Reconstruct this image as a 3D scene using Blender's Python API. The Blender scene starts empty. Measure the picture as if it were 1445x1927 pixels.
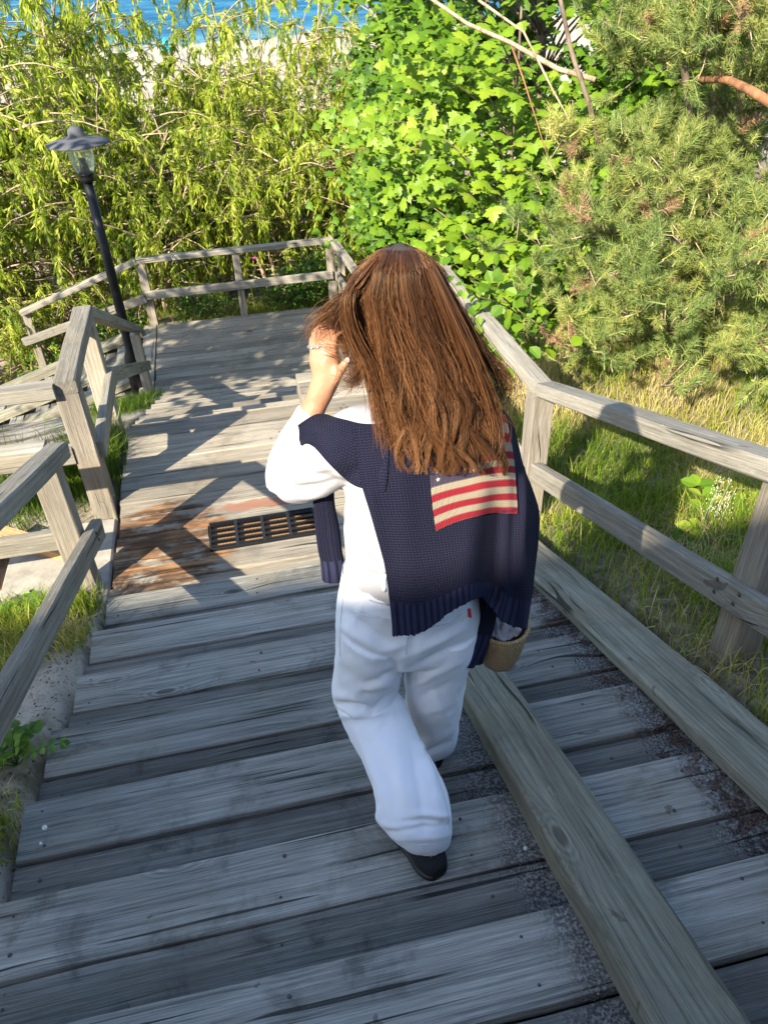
import bpy, bmesh, math, random
import numpy as np
from mathutils import Vector, Matrix, noise
random.seed(7); RS = np.random.RandomState(7)
SC = bpy.context.scene
COL = SC.collection
rad = math.radians
# ------------------------------------------------------------------ camera, sky, sun, exposure
CAMR = np.array([[0.97705973, 0.1534705, -0.14765191], [-0.21045998, 0.58978461, -0.77965422], [-0.0325711, 0.79284357, 0.60855419]])
FOC, PW, PH = 1448.0, 1445.0, 1927.0
cd = bpy.data.cameras.new('camera'); cam = bpy.data.objects.new('camera', cd); COL.objects.link(cam)
cd.sensor_fit = 'VERTICAL'; cd.sensor_height = 24.0; cd.lens = FOC / PH * 24.0
cd.clip_start = 0.02; cd.clip_end = 20000
cam.matrix_world = Matrix([list(CAMR[0]) + [0], list(CAMR[1]) + [0], list(CAMR[2]) + [0], [0, 0, 0, 1]])
SC.camera = cam
SUNAZ, SUNEL = rad(44.0), rad(34.0)      # the light travels towards +x +y and down
LDIR = Vector((math.sin(SUNAZ) * math.cos(SUNEL), math.cos(SUNAZ) * math.cos(SUNEL), -math.sin(SUNEL)))
world = bpy.data.worlds.new('World'); SC.world = world; world.use_nodes = True
wn = world.node_tree; wn.nodes.clear()
sky = wn.nodes.new('ShaderNodeTexSky'); sky.sky_type = 'NISHITA'; sky.sun_disc = False; sky.ozone_density = 2.0
sky.sun_elevation = SUNEL; sky.sun_rotation = SUNAZ + math.pi
bg = wn.nodes.new('ShaderNodeBackground'); bg.inputs['Strength'].default_value = 0.135
wo = wn.nodes.new('ShaderNodeOutputWorld')
wn.links.new(sky.outputs[0], bg.inputs[0]); wn.links.new(bg.outputs[0], wo.inputs[0])
sd = bpy.data.lights.new('sun', 'SUN'); sd.energy = 5.0; sd.angle = rad(0.5); sd.color = (1.0, 0.90, 0.72)
sun = bpy.data.objects.new('sun', sd); COL.objects.link(sun)
sun.rotation_mode = 'QUATERNION'; sun.rotation_quaternion = LDIR.to_track_quat('-Z', 'Y'); sun.location = (-20, -20, 20)
SC.view_settings.view_transform = 'Standard'; SC.view_settings.look = 'None'
SC.view_settings.exposure = 1.5; SC.view_settings.gamma = 1.0; SC.view_settings.use_curve_mapping = False
SC.render.engine = 'CYCLES'
SC.cycles.max_bounces = 8; SC.cycles.diffuse_bounces = 3; SC.cycles.transparent_max_bounces = 12
SC.cycles.use_denoising = True

# ------------------------------------------------------------------ helpers
def at(x, y, Y):
    """the point at forward distance Y seen at photograph pixel (x, y): used to take measures off the photograph"""
    v = CAMR @ np.array([x - PW / 2, -(y - PH / 2), -FOC]); return v * (Y / v[1])
def meta(o, label=None, cat=None, group=None, kind=None):
    if label: o['label'] = label
    if cat: o['category'] = cat
    if group: o['group'] = group
    if kind: o['kind'] = kind
    return o
def thing(name, loc, label, cat, group=None):
    o = bpy.data.objects.new(name, None); COL.objects.link(o); o.location = loc; o.empty_display_size = 0.2
    return meta(o, label, cat, group)
def wloc(o):
    v = Vector((0, 0, 0))
    while o is not None:
        v += o.location; o = o.parent
    return v
def link(name, me, parent=None, mat=None, M=None, smooth=False):
    """link mesh me as an object; M is its world matrix, the parent is an unrotated empty or mesh"""
    o = bpy.data.objects.new(name, me); COL.objects.link(o)
    M = M.copy() if M is not None else Matrix.Identity(4)
    if parent is not None:
        o.parent = parent; M = Matrix.Translation(-wloc(parent)) @ M
    o.matrix_basis = M
    if mat is not None and not me.materials: me.materials.append(mat)
    if smooth: me.polygons.foreach_set('use_smooth', [True] * len(me.polygons))
    return o
def mesh_np(name, V, F, tint=None, smooth=False, uv=None):
    """V (n,3), F list of (m,k) int arrays"""
    me = bpy.data.meshes.new(name)
    V = np.asarray(V, np.float32); Fs = [np.asarray(f, np.int32) for f in (F if isinstance(F, list) else [F]) if len(f)]
    me.vertices.add(len(V)); me.vertices.foreach_set('co', V.ravel())
    nl = sum(f.size for f in Fs); me.loops.add(nl)
    me.loops.foreach_set('vertex_index', np.concatenate([f.ravel() for f in Fs]))
    tot = np.concatenate([np.full(len(f), f.shape[1], np.int32) for f in Fs])
    st = np.concatenate([[0], np.cumsum(tot)[:-1]]).astype(np.int32)
    me.polygons.add(len(tot)); me.polygons.foreach_set('loop_start', st); me.polygons.foreach_set('loop_total', tot)
    me.polygons.foreach_set('use_smooth', np.full(len(tot), smooth, bool))
    if tint is not None:
        a = me.attributes.new('tint', 'FLOAT', 'POINT'); a.data.foreach_set('value', np.asarray(tint, np.float32))
    if uv is not None:
        l = me.uv_layers.new(name='UVMap'); idx = np.concatenate([f.ravel() for f in Fs])
        l.data.foreach_set('uv', np.asarray(uv, np.float32)[idx].ravel())
    me.update(calc_edges=True); me.validate(); return me
def frames(pts):
    P = np.asarray(pts, float); T = np.gradient(P, axis=0); T /= np.linalg.norm(T, axis=1)[:, None] + 1e-12
    up = np.array([0, 0, 1.0]) if abs(T[0][2]) < .9 else np.array([1.0, 0, 0])
    N = [];
    n = np.cross(T[0], up); n /= np.linalg.norm(n); N.append(n)
    for i in range(1, len(P)):
        n = n - T[i] * n.dot(T[i]); n /= np.linalg.norm(n) + 1e-12; N.append(n)
    N = np.array(N); B = np.cross(T, N); return P, T, N, B
def tube_arrays(pts, radii, seg=6, cap=True):
    P, T, N, B = frames(pts); r = np.broadcast_to(np.asarray(radii, float), (len(P),))
    a = np.linspace(0, 2 * np.pi, seg, endpoint=False)
    V = P[:, None] + r[:, None, None] * (np.cos(a)[None, :, None] * N[:, None] + np.sin(a)[None, :, None] * B[:, None])
    V = V.reshape(-1, 3); n = len(P)
    i = np.arange(n - 1)[:, None] * seg; j = np.arange(seg)[None]; j2 = (j + 1) % seg
    F = np.stack([i + j, i + j2, i + seg + j2, i + seg + j], -1).reshape(-1, 4)
    T3 = np.zeros((0, 3), int)
    if cap:
        V = np.vstack([V, P[0], P[-1]]); c0, c1 = len(V) - 2, len(V) - 1; b = (n - 1) * seg
        j = np.arange(seg); j2 = (j + 1) % seg
        T3 = np.vstack([np.stack([np.full(seg, c0), j2, j], 1), np.stack([np.full(seg, c1), b + j, b + j2], 1)])
    return V, F, T3
class Acc:
    def __init__(s): s.V = []; s.Q = []; s.T = []; s.t = []; s.n = 0
    def add(s, V, Q=None, T=None, tint=0.5):
        V = np.asarray(V, float)
        if Q is not None and len(Q): s.Q.append(np.asarray(Q) + s.n)
        if T is not None and len(T): s.T.append(np.asarray(T) + s.n)
        s.V.append(V); s.t.append(np.broadcast_to(np.asarray(tint, float), (len(V),))); s.n += len(V)
    def tube(s, pts, radii, seg=6, tint=0.5):
        V, Q, T = tube_arrays(pts, radii, seg); s.add(V, Q, T, tint)
    def mesh(s, name, smooth=True):
        F = []
        if s.Q: F.append(np.vstack(s.Q))
        if s.T: F.append(np.vstack(s.T))
        return mesh_np(name, np.vstack(s.V), F, np.concatenate(s.t), smooth)
def lathe(profile, seg=24):
    """profile: (r, z) list -> mesh about the z axis"""
    a = np.linspace(0, 2 * np.pi, seg, endpoint=False); V = []
    for r, z in profile: V.append(np.stack([r * np.cos(a), r * np.sin(a), np.full(seg, z)], 1))
    V = np.vstack(V); n = len(profile); i = np.arange(n - 1)[:, None] * seg; j = np.arange(seg)[None]; j2 = (j + 1) % seg
    return V, np.stack([i + j, i + j2, i + seg + j2, i + seg + j], -1).reshape(-1, 4)
PK = 0
def plank(name, p0, p1, w, t, parent, mat, up=(0, 0, 1), segs=5, ch=0.006, warp=0.003, cut0=0.0, cut1=0.0, align_top=True, ends=0.004):
    """a sawn timber from p0 to p1 (centre line of its TOP face if align_top), width w, thickness t, worn chamfered edges"""
    global PK; PK += 1
    rs = np.random.RandomState(PK * 31 + 5)
    p0 = Vector(p0); p1 = Vector(p1); X = (p1 - p0); L = X.length; X.normalize()
    U = Vector(up); Z = (U - X * U.dot(X)).normalized(); Y = Z.cross(X)
    M = Matrix(((X.x, Y.x, Z.x, 0), (X.y, Y.y, Z.y, 0), (X.z, Y.z, Z.z, 0), (0, 0, 0, 1)))
    M.translation = (p0 + p1) / 2
    hw = w / 2; zt = 0 if align_top else t / 2; zb = zt - t
    cs = np.array([(-hw + ch, zt), (hw - ch, zt), (hw, zt - ch), (hw, zb + ch), (hw - ch, zb), (-hw + ch, zb), (-hw, zb + ch), (-hw, zt - ch)])
    xs = np.linspace(-L / 2, L / 2, segs + 1); V = []
    by = np.cumsum(rs.normal(0, warp * .5, segs + 1)); bz = np.cumsum(rs.normal(0, warp * .35, segs + 1))
    by -= np.linspace(by[0], by[-1], segs + 1); bz -= np.linspace(bz[0], bz[-1], segs + 1)
    for i, x in enumerate(xs):
        c = cs.copy(); c[:, 0] += by[i]; c[:, 1] += bz[i]; c += rs.normal(0, warp * .35, c.shape)
        xx = np.full(8, x) + (cut0 * c[:, 0] if i == 0 else cut1 * c[:, 0] if i == segs else 0)
        if i in (0, segs): xx = xx + rs.normal(0, ends, 1)
        V.append(np.stack([xx, c[:, 0], c[:, 1]], 1))
    # small end chamfer
    V = np.vstack(V); i = np.arange(segs)[:, None] * 8; j = np.arange(8)[None]; j2 = (j + 1) % 8
    Q = np.stack([i + j, i + 8 + j, i + 8 + j2, i + j2], -1).reshape(-1, 4)
    b = segs * 8
    caps = np.array([[0, 1, 2, 3, 4, 5, 6, 7], [b + 7, b + 6, b + 5, b + 4, b + 3, b + 2, b + 1, b]])
    me = mesh_np(name, V, [Q, caps])
    bm = bmesh.new(); bm.from_mesh(me); bmesh.ops.recalc_face_normals(bm, faces=bm.faces); bm.to_mesh(me); bm.free()
    return link(name, me, parent, mat, M)

# ------------------------------------------------------------------ node helper and materials
class NT:
    def __init__(s, name):
        s.m = bpy.data.materials.new(name); s.m.use_nodes = True; s.t = s.m.node_tree; s.t.nodes.clear()
        s.out = s.t.nodes.new('ShaderNodeOutputMaterial')
    def n(s, typ, **kw):
        nd = s.t.nodes.new(typ)
        for k, v in kw.items():
            if k.startswith('i_'):
                key = k[2:]; key = int(key) if key.isdigit() else key.replace('_', ' ')
                s.set(nd.inputs[key], v)
            else: setattr(nd, k, v)
        return nd
    def set(s, inp, v):
        if isinstance(v, bpy.types.NodeSocket): s.t.links.new(v, inp)
        elif isinstance(v, bpy.types.Node): s.t.links.new(v.outputs[0], inp)
        else: inp.default_value = v
    def math(s, op, a, b=0.0, c=None, clamp=False):
        nd = s.n('ShaderNodeMath', operation=op); nd.use_clamp = clamp
        s.set(nd.inputs[0], a); s.set(nd.inputs[1], b)
        if c is not None: s.set(nd.inputs[2], c)
        return nd.outputs[0]
    def vmath(s, op, a, b):
        nd = s.n('ShaderNodeVectorMath', operation=op); s.set(nd.inputs[0], a); s.set(nd.inputs[1], b); return nd.outputs[0]
    def ramp(s, fac, stops, interp='LINEAR'):
        nd = s.n('ShaderNodeValToRGB'); nd.color_ramp.interpolation = interp; cr = nd.color_ramp
        while len(cr.elements) < len(stops): cr.elements.new(0.5)
        for e, (p, c) in zip(cr.elements, stops):
            e.position = p; e.color = tuple(c) + (1,) if len(c) == 3 else c
        s.set(nd.inputs[0], fac); return nd.outputs[0]
    def step(s, fac, a, b):
        nd = s.n('ShaderNodeMapRange'); nd.interpolation_type = 'SMOOTHSTEP'
        s.set(nd.inputs[0], fac); nd.inputs[1].default_value = a; nd.inputs[2].default_value = b
        return nd.outputs[0]
    def mix(s, fac, a, b, mode='MIX'):
        nd = s.n('ShaderNodeMix', data_type='RGBA', blend_type=mode)
        s.set(nd.inputs[0], fac); s.set(nd.inputs[6], a if not isinstance(a, tuple) else tuple(a) + ((1,) if len(a) == 3 else ()))
        s.set(nd.inputs[7], b if not isinstance(b, tuple) else tuple(b) + ((1,) if len(b) == 3 else ())); return nd.outputs[2]
    def noise(s, vec, scale=5., detail=4., rough=.55, dist=0., dim='3D'):
        nd = s.n('ShaderNodeTexNoise', noise_dimensions=dim)
        if vec is not None: s.set(nd.inputs['Vector'], vec)
        s.set(nd.inputs['Scale'], scale); nd.inputs['Detail'].default_value = detail; nd.inputs['Roughness'].default_value = rough; nd.inputs['Distortion'].default_value = dist
        return nd.outputs[0]
    def scale(s, vec, v):
        return s.vmath('MULTIPLY', vec, v)
    def bump(s, h, strength=.3, dist=.01, normal=None):
        nd = s.n('ShaderNodeBump'); nd.inputs['Strength'].default_value = strength; nd.inputs['Distance'].default_value = dist
        s.set(nd.inputs['Height'], h)
        if normal is not None: s.set(nd.inputs['Normal'], normal)
        return nd.outputs[0]
    def principled(s, col, rough=.7, normal=None, spec=.3, **kw):
        nd = s.n('ShaderNodeBsdfPrincipled'); s.set(nd.inputs['Base Color'], col if not isinstance(col, tuple) else tuple(col) + (1,))
        s.set(nd.inputs['Roughness'], rough); nd.inputs['Specular IOR Level'].default_value = spec
        if normal is not None: s.set(nd.inputs['Normal'], normal)
        for k, v in kw.items(): s.set(nd.inputs[k.replace('_', ' ')], v)
        s.t.links.new(nd.outputs[0], s.out.inputs[0]); return nd

def wood_material(name, dark, mid, light, dirt=0.4, stain=False, grit=False, warm=0.0, seedoff=0.0, lichen=0.0):
    w = NT(name)
    tc = w.n('ShaderNodeTexCoord').outputs['Object']; oi = w.n('ShaderNodeObjectInfo')
    geo = w.n('ShaderNodeNewGeometry').outputs['Position']
    rnd = oi.outputs['Random']
    off = w.n('ShaderNodeCombineXYZ'); w.set(off.inputs[0], w.math('MULTIPLY', rnd, 37.3)); w.set(off.inputs[1], w.math('MULTIPLY', rnd, 11.7)); w.set(off.inputs[2], w.math('MULTIPLY', rnd, 5.1 + seedoff))
    p = w.vmath('ADD', tc, off.outputs[0])
    sx = w.n('ShaderNodeSeparateXYZ'); w.set(sx.inputs[0], p)
    # slow meander of the grain, then knots that push the rings aside
    low = w.noise(w.scale(p, (.8, 4.0, 4.0)), 1.0, 2, .5)
    vor = w.n('ShaderNodeTexVoronoi', feature='F1'); w.set(vor.inputs['Vector'], w.scale(p, (1.7, 5.2, 2.0))); vor.inputs['Scale'].default_value = 1.0
    vor.inputs['Randomness'].default_value = 1.0
    dk = vor.outputs['Distance']
    kcs = w.n('ShaderNodeSeparateXYZ'); w.set(kcs.inputs[0], vor.outputs['Color']); ksel = w.math('GREATER_THAN', kcs.outputs[0], .45)
    kn = w.math('MULTIPLY', w.step(dk, 0.42, 0.0), ksel)            # 1 at a knot
    knc = w.math('MULTIPLY', w.step(dk, 0.12, 0.05), ksel)
    u = w.math('ADD', sx.outputs[1], w.math('MULTIPLY', low, 0.040))
    u = w.math('ADD', u, w.math('MULTIPLY', sx.outputs[2], .7))
    u = w.math('ADD', u, w.math('MULTIPLY', kn, 0.034))
    rings = w.math('SINE', w.math('MULTIPLY', u, 330.0))
    rings2 = w.noise(w.n('ShaderNodeCombineXYZ', i_0=w.math('MULTIPLY', sx.outputs[0], 1.5), i_1=w.math('MULTIPLY', u, 300.0), i_2=w.math('MULTIPLY', rnd, 9.0)).outputs[0], 1.0, 3, .6)
    fine = w.noise(w.scale(p, (6, 420, 420)), 1.0, 3, .65)
    streak = w.noise(w.scale(p, (1.2, 28, 28)), 1.0, 4, .6)
    patch = w.noise(w.scale(p, (2.2, 5, 5)), 1.0, 4, .6)
    g = w.math('ADD', w.math('MULTIPLY', rings2, .44), w.math('ADD', w.math('MULTIPLY', rings, .030), w.math('MULTIPLY', fine, .66)))
    g = w.math('ADD', g, w.math('SUBTRACT', w.math('MULTIPLY', w.math('SUBTRACT', streak, .5), .55), .06))
    g = w.math('ADD', g, w.math('MULTIPLY', w.math('MULTIPLY', w.math('SINE', w.math('MULTIPLY', dk, 130.0)), w.math('MULTIPLY', w.step(dk, .26, .04), ksel)), .10))
    col = w.ramp(g, [(0.25, dark), (0.47, mid), (0.76, light)])
    tone = w.math('ADD', w.math('MULTIPLY', rnd, .46), w.math('ADD', .46, w.math('MULTIPLY', patch, .62)))
    col = w.mix(1.0, col, w.n('ShaderNodeCombineXYZ', i_0=tone, i_1=tone, i_2=tone).outputs[0], 'MULTIPLY')
    # brownish / greenish areas
    pp = w.noise(w.scale(geo, (1, 1, 1)), 2.6, 4, .6)
    col = w.mix(w.math('MULTIPLY', w.step(pp, .48, .70), .35), col, (mid[0] * 1.05, mid[1] * .92, mid[2] * .74), 'MIX')
    if lichen:
        lc = w.noise(w.scale(p, (2.5, 22, 22)), 1.0, 5, .7)
        col = w.mix(w.math('MULTIPLY', w.step(lc, .55, .72), lichen), col, (.36, .37, .30))
        lc2 = w.noise(w.scale(p, (9, 40, 40)), 1.0, 4, .7)
        col = w.mix(w.math('MULTIPLY', w.step(lc2, .63, .70), lichen), col, (.52, .50, .44))
    # dark damp dirt
    d1 = w.noise(geo, 6.5, 7, .68, .4); d2 = w.noise(geo, 1.7, 3, .5)
    dm = w.step(w.math('ADD', w.math('MULTIPLY', d1, .6), w.math('MULTIPLY', d2, .5)), .56, .72)
    col = w.mix(w.math('MULTIPLY', dm, dirt), col, (dark[0] * .42, dark[1] * .42, dark[2] * .44))
    spots = w.step(w.noise(w.vmath('ADD', geo, (3.3, 1.2, 8.0)), 9.0, 3, .5, .8), .705, .725)
    col = w.mix(w.math('MULTIPLY', spots, .55), col, (.055, .045, .038))
    white = w.step(w.noise(geo, 95.0, 2, .5), .735, .76)
    col = w.mix(w.math('MULTIPLY', white, w.math('MULTIPLY', dm, .5)), col, (.45, .45, .43))
    if grit:   # sand and lichen packed along the foot of the two lengthwise beams
        gs = w.n('ShaderNodeSeparateXYZ'); w.set(gs.inputs[0], geo)
        wb_ = w.math('MULTIPLY', w.math('SUBTRACT', w.noise(geo, 11.0, 4, .6), .5), .16)
        ga = w.math('SUBTRACT', 1.166, w.math('ADD', gs.outputs[0], wb_)); gb = w.math('SUBTRACT', .562, w.math('ADD', gs.outputs[0], wb_))
        ma = w.math('MULTIPLY', w.step(ga, .12, .02), w.step(ga, -.30, -.28)); mb = w.math('MULTIPLY', w.step(gb, .13, .02), w.step(gb, -.10, -.08))
        mm = w.math('MAXIMUM', ma, mb)
        spk = w.noise(geo, 130.0, 3, .7)
        col = w.mix(w.math('MULTIPLY', mm, .75), col, w.ramp(spk, [(.40, (.03, .03, .03)), (.50, (.10, .098, .095)), (.60, (.34, .34, .33))]))
        red = w.math('MULTIPLY', ma, w.step(w.noise(geo, 17.0, 3, .6), .52, .58))
        col = w.mix(w.math('MULTIPLY', red, .7), col, w.ramp(spk, [(.42, (.025, .015, .012)), (.6, (.13, .06, .04))]))
    # knots and drying cracks
    col = w.mix(w.math('MULTIPLY', knc, .8), col, (dark[0] * .62, dark[1] * .52, dark[2] * .42))
    cr = w.noise(w.n('ShaderNodeCombineXYZ', i_0=w.math('MULTIPLY', sx.outputs[0], 1.1), i_1=w.math('MULTIPLY', u, 55.0), i_2=w.math('MULTIPLY', rnd, 31.0)).outputs[0], 1.0, 2, .5)
    crack = w.math('MULTIPLY', w.step(cr, .35, .30), w.step(w.noise(w.scale(p, (1.4, 6, 6)), 1.0, 2, .5), .40, .52))
    col = w.mix(w.math('MULTIPLY', crack, .85), col, (dark[0] * .22, dark[1] * .22, dark[2] * .22))
    rough = .82
    if stain:
        # rusty, resin-orange fresh wood on the landing near the left edge and behind the grate
        sp = w.n('ShaderNodeSeparateXYZ'); w.set(sp.inputs[0], geo)
        ex = w.math('DIVIDE', w.math('ADD', sp.outputs[0], .62), .42); ey = w.math('DIVIDE', w.math('SUBTRACT', sp.outputs[1], 3.66), .42)
        e1 = w.math('SQRT', w.math('ADD', w.math('MULTIPLY', ex, ex), w.math('MULTIPLY', ey, ey)))
        e1 = w.math('ADD', e1, w.math('MULTIPLY', w.math('SUBTRACT', w.noise(w.scale(geo, (3, 9, 1)), 1.0, 4, .6), .5), 1.3))
        ex2 = w.math('DIVIDE', w.math('SUBTRACT', sp.outputs[0], .05), .42); ey2 = w.math('DIVIDE', w.math('SUBTRACT', sp.outputs[1], 3.95), .055)
        e2 = w.math('SQRT', w.math('ADD', w.math('MULTIPLY', ex2, ex2), w.math('MULTIPLY', ey2, ey2)))
        e2 = w.math('ADD', e2, w.math('MULTIPLY', w.math('SUBTRACT', w.noise(geo, 9.0, 3, .6), .5), 1.6))
        m1 = w.step(e1, 1.12, .82); m2 = w.step(e2, 1.1, .8)
        oc = w.ramp(w.math('ADD', w.math('MULTIPLY', streak, .5), w.math('MULTIPLY', w.noise(w.scale(geo, (4, 14, 4)), 1.0, 4, .65), .6)), [(.42, (.020, .012, .008)), (.53, (.095, .045, .020)), (.63, (.25, .12, .048)), (.76, (.44, .26, .12))])
        m1 = w.math('MULTIPLY', m1, w.step(w.noise(w.scale(geo, (5, 13, 5)), 1.0, 5, .65), .36, .50))
        col = w.mix(w.math('MULTIPLY', m1, .92), col, oc)
        col = w.mix(w.math('MULTIPLY', m2, .8), col, (.30, .13, .08))
    h = w.math('ADD', w.math('MULTIPLY', rings2, .6), w.math('MULTIPLY', fine, .5))
    h = w.math('SUBTRACT', h, w.math('MULTIPLY', crack, 1.6))
    h = w.math('ADD', h, w.math('MULTIPLY', knc, .25))
    bp = w.bump(h, 1.0, .0055)
    w.principled(col, rough, bp, spec=.25)
    return w.m

M = {}
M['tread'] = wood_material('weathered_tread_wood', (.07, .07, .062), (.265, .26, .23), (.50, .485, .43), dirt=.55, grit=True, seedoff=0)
M['tread_back'] = wood_material('dark_tread_wood', (.042, .043, .040), (.125, .122, .11), (.26, .25, .225), dirt=.7, grit=True, seedoff=2)  # darker wood for the back planks and risers
M['deck'] = wood_material('landing_deck_wood', (.095, .085, .067), (.265, .235, .188), (.43, .39, .32), dirt=.35, stain=True, seedoff=3)
M['rail'] = wood_material('weathered_rail_wood', (.10, .092, .077), (.245, .226, .19), (.42, .39, .33), dirt=.12, lichen=.35, seedoff=4)
M['post'] = wood_material('post_wood', (.13, .112, .09), (.30, .265, .215), (.46, .415, .345), dirt=.10, seedoff=5)
M['beam'] = wood_material('ramp_beam_wood', (.065, .062, .045), (.20, .19, .145), (.37, .35, .28), dirt=.25, seedoff=6, lichen=.18)
M['fresh'] = wood_material('fresh_orange_wood', (.22, .11, .05), (.45, .25, .12), (.62, .40, .22), dirt=.05, seedoff=7)

def simple(name, col, rough=.6, spec=.3, nscale=0, namp=.25, bump=0, bdist=.002, metallic=0.):
    w = NT(name); geo = w.n('ShaderNodeTexCoord').outputs['Object']; c = tuple(col)
    nrm = None
    if nscale:
        nz = w.noise(geo, nscale, 4, .6)
        c = w.mix(nz, tuple(np.clip(np.array(col) * (1 - namp), 0, 1)), tuple(np.clip(np.array(col) * (1 + namp), 0, 1)))
        if bump: nrm = w.bump(nz, bump, bdist)
    w.principled(c, rough, nrm, spec, Metallic=metallic); return w.m
M['lamp_dark'] = simple('dark_lamp_metal', (.009, .0095, .011), .42, .35, 30, .3, .15, .0005)
M['lamp_grey'] = simple('grey_lamp_hood_enamel', (.085, .088, .098), .75, .2, 12, .12)
M['rubber'] = simple('black_rubber', (.012, .012, .013), .6, .4, 60, .3)
M['iron'] = simple('dark_nail_iron', (.06, .05, .045), .6, .4)
M['steel'] = simple('galvanised_nail_head', (.42, .42, .44), .45, .5)

# ------------------------------------------------------------------ terrain
def sstep(a, b, x):
    t = np.clip((x - a) / (b - a), 0, 1); return t * t * (3 - 2 * t)
def ground_h(x, y, nz=True):
    x = np.asarray(x, float); y = np.asarray(y, float)
    b = np.interp(y, [-300, -40, -10, 3.2, 3.35, 5.2, 9.2, 11.6, 16, 32, 60, 92, 130, 6000],
                     [3.0, 2.6, 2.05, -2.80, -2.93, -2.95, -4.70, -4.92, -5.9, -8.35, -8.6, -9.0, -10.2, -40])
    # outside the stairs the sand lies just under the tread edges, beneath them it is lower
    inside = sstep(-.93, -.86, x) * (1 - sstep(1.39, 1.47, x)) * (y < 9.6) * (y > -4)
    b = b - .30 * inside
    plat = sstep(-1.45, -1.35, x) * (1 - sstep(1.75, 1.85, x)) * sstep(9.0, 9.1, y) * (1 - sstep(11.35, 11.5, y)); b = b - .12 * plat
    b = b - .33 * np.clip(-1.42 - x, 0, 4.5) * sstep(8.2, 9.3, y) * (1 - sstep(12.5, 18, y))
    b = b - .10 * sstep(-1.0, -2.5, x) * (1 - sstep(14, 20, y))
    b = b + .10 * np.clip(x - 1.7, 0, 6) * (1 - sstep(9, 16, y)) * sstep(-12, 0, y)
    if nz:
        amp = .035 + .10 * sstep(2, 6, np.abs(x)) + .25 * sstep(11, 25, y)
        f = np.vectorize(lambda a, c: noise.noise(Vector((a * .9, c * .9, 3.1))) + .5 * noise.noise(Vector((a * 2.7, c * 2.7, 9.1))))
        b = b + amp * f(x, y) * (1 - inside * .8)
    return b
gx = np.unique(np.concatenate([np.linspace(-600, -60, 14), np.linspace(-60, -10, 26), np.linspace(-10, -3, 29), np.linspace(-3, 3, 81), np.linspace(3, 9, 49), np.linspace(9, 60, 26), np.linspace(60, 600, 14)]).round(3))
gy = np.unique(np.concatenate([np.linspace(-300, -12, 16), np.linspace(-12, -1, 23), np.linspace(-1, 13, 141), np.linspace(13, 30, 52), np.linspace(30, 130, 60), np.linspace(130, 600, 8)]).round(3))
GX, GY = np.meshgrid(gx, gy); GZ = ground_h(GX, GY)
Vg = np.stack([GX.ravel(), GY.ravel(), GZ.ravel()], 1); nx_, ny_ = len(gx), len(gy)
ii = np.arange(ny_ - 1)[:, None] * nx_; jj = np.arange(nx_ - 1)[None]
Fg = np.stack([ii + jj, ii + jj + 1, ii + nx_ + jj + 1, ii + nx_ + jj], -1).reshape(-1, 4)
w = NT('dune_sand_and_soil'); geo = w.n('ShaderNodeNewGeometry').outputs['Position']
sp = w.n('ShaderNodeSeparateXYZ'); w.set(sp.inputs[0], geo)
n1 = w.noise(geo, 1.3, 5, .6); n2 = w.noise(geo, 14, 6, .65); n3 = w.noise(geo, 160, 3, .6)
sand = w.ramp(w.math('ADD', w.math('MULTIPLY', n2, .6), w.math('MULTIPLY', n3, .45)), [(.35, (.30, .255, .205)), (.55, (.46, .40, .33)), (.75, (.60, .54, .45))])
soil = w.ramp(n2, [(.3, (.07, .055, .035)), (.5, (.17, .14, .09)), (.7, (.32, .27, .19))])
left = w.step(sp.outputs[0], 1.2, .6)
beach = w.step(sp.outputs[1], 24, 32)
sandpatch = w.step(w.math('ADD', n1, w.math('MULTIPLY', n2, .3)), .72, .58)  # noise patches of open sand among the soil
fs = w.math('MAXIMUM', w.math('MULTIPLY', left, sandpatch), beach)
midz = w.math('MULTIPLY', w.step(sp.outputs[1], 11.5, 13.0), w.math('SUBTRACT', 1.0, beach))
fs = w.math('MULTIPLY', fs, w.math('SUBTRACT', 1.0, w.math('MULTIPLY', midz, .65)))
col = w.mix(fs, soil, sand)
deb = w.math('MULTIPLY', w.step(w.noise(w.scale(geo, (30, 55, 30)), 1.0, 3, .6, 1.2), .60, .66), w.math('SUBTRACT', 1.0, beach))
col = w.mix(w.math('MULTIPLY', deb, .7), col, (.11, .085, .06))
bcol = w.ramp(w.noise(geo, .8, 5, .6), [(.3, (.34, .30, .235)), (.7, (.46, .41, .33))])
wet = w.step(w.math('SUBTRACT', sp.outputs[1], w.math('MULTIPLY', sp.outputs[0], .2)), 88.5, 90.5)
bcol = w.mix(w.math('MULTIPLY', wet, .6), bcol, (.25, .21, .16))
col = w.mix(beach, col, bcol)
w.principled(col, .95, w.bump(w.math('ADD', w.math('MULTIPLY', n2, .7), w.math('MULTIPLY', n3, .3)), .8, .02), spec=.15)
M['ground'] = w.m
g = link('ground', mesh_np('ground', Vg, [Fg], smooth=True), None, M['ground']); meta(g, 'sandy dune slope running down beside the stairs to the beach', kind='structure')
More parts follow.
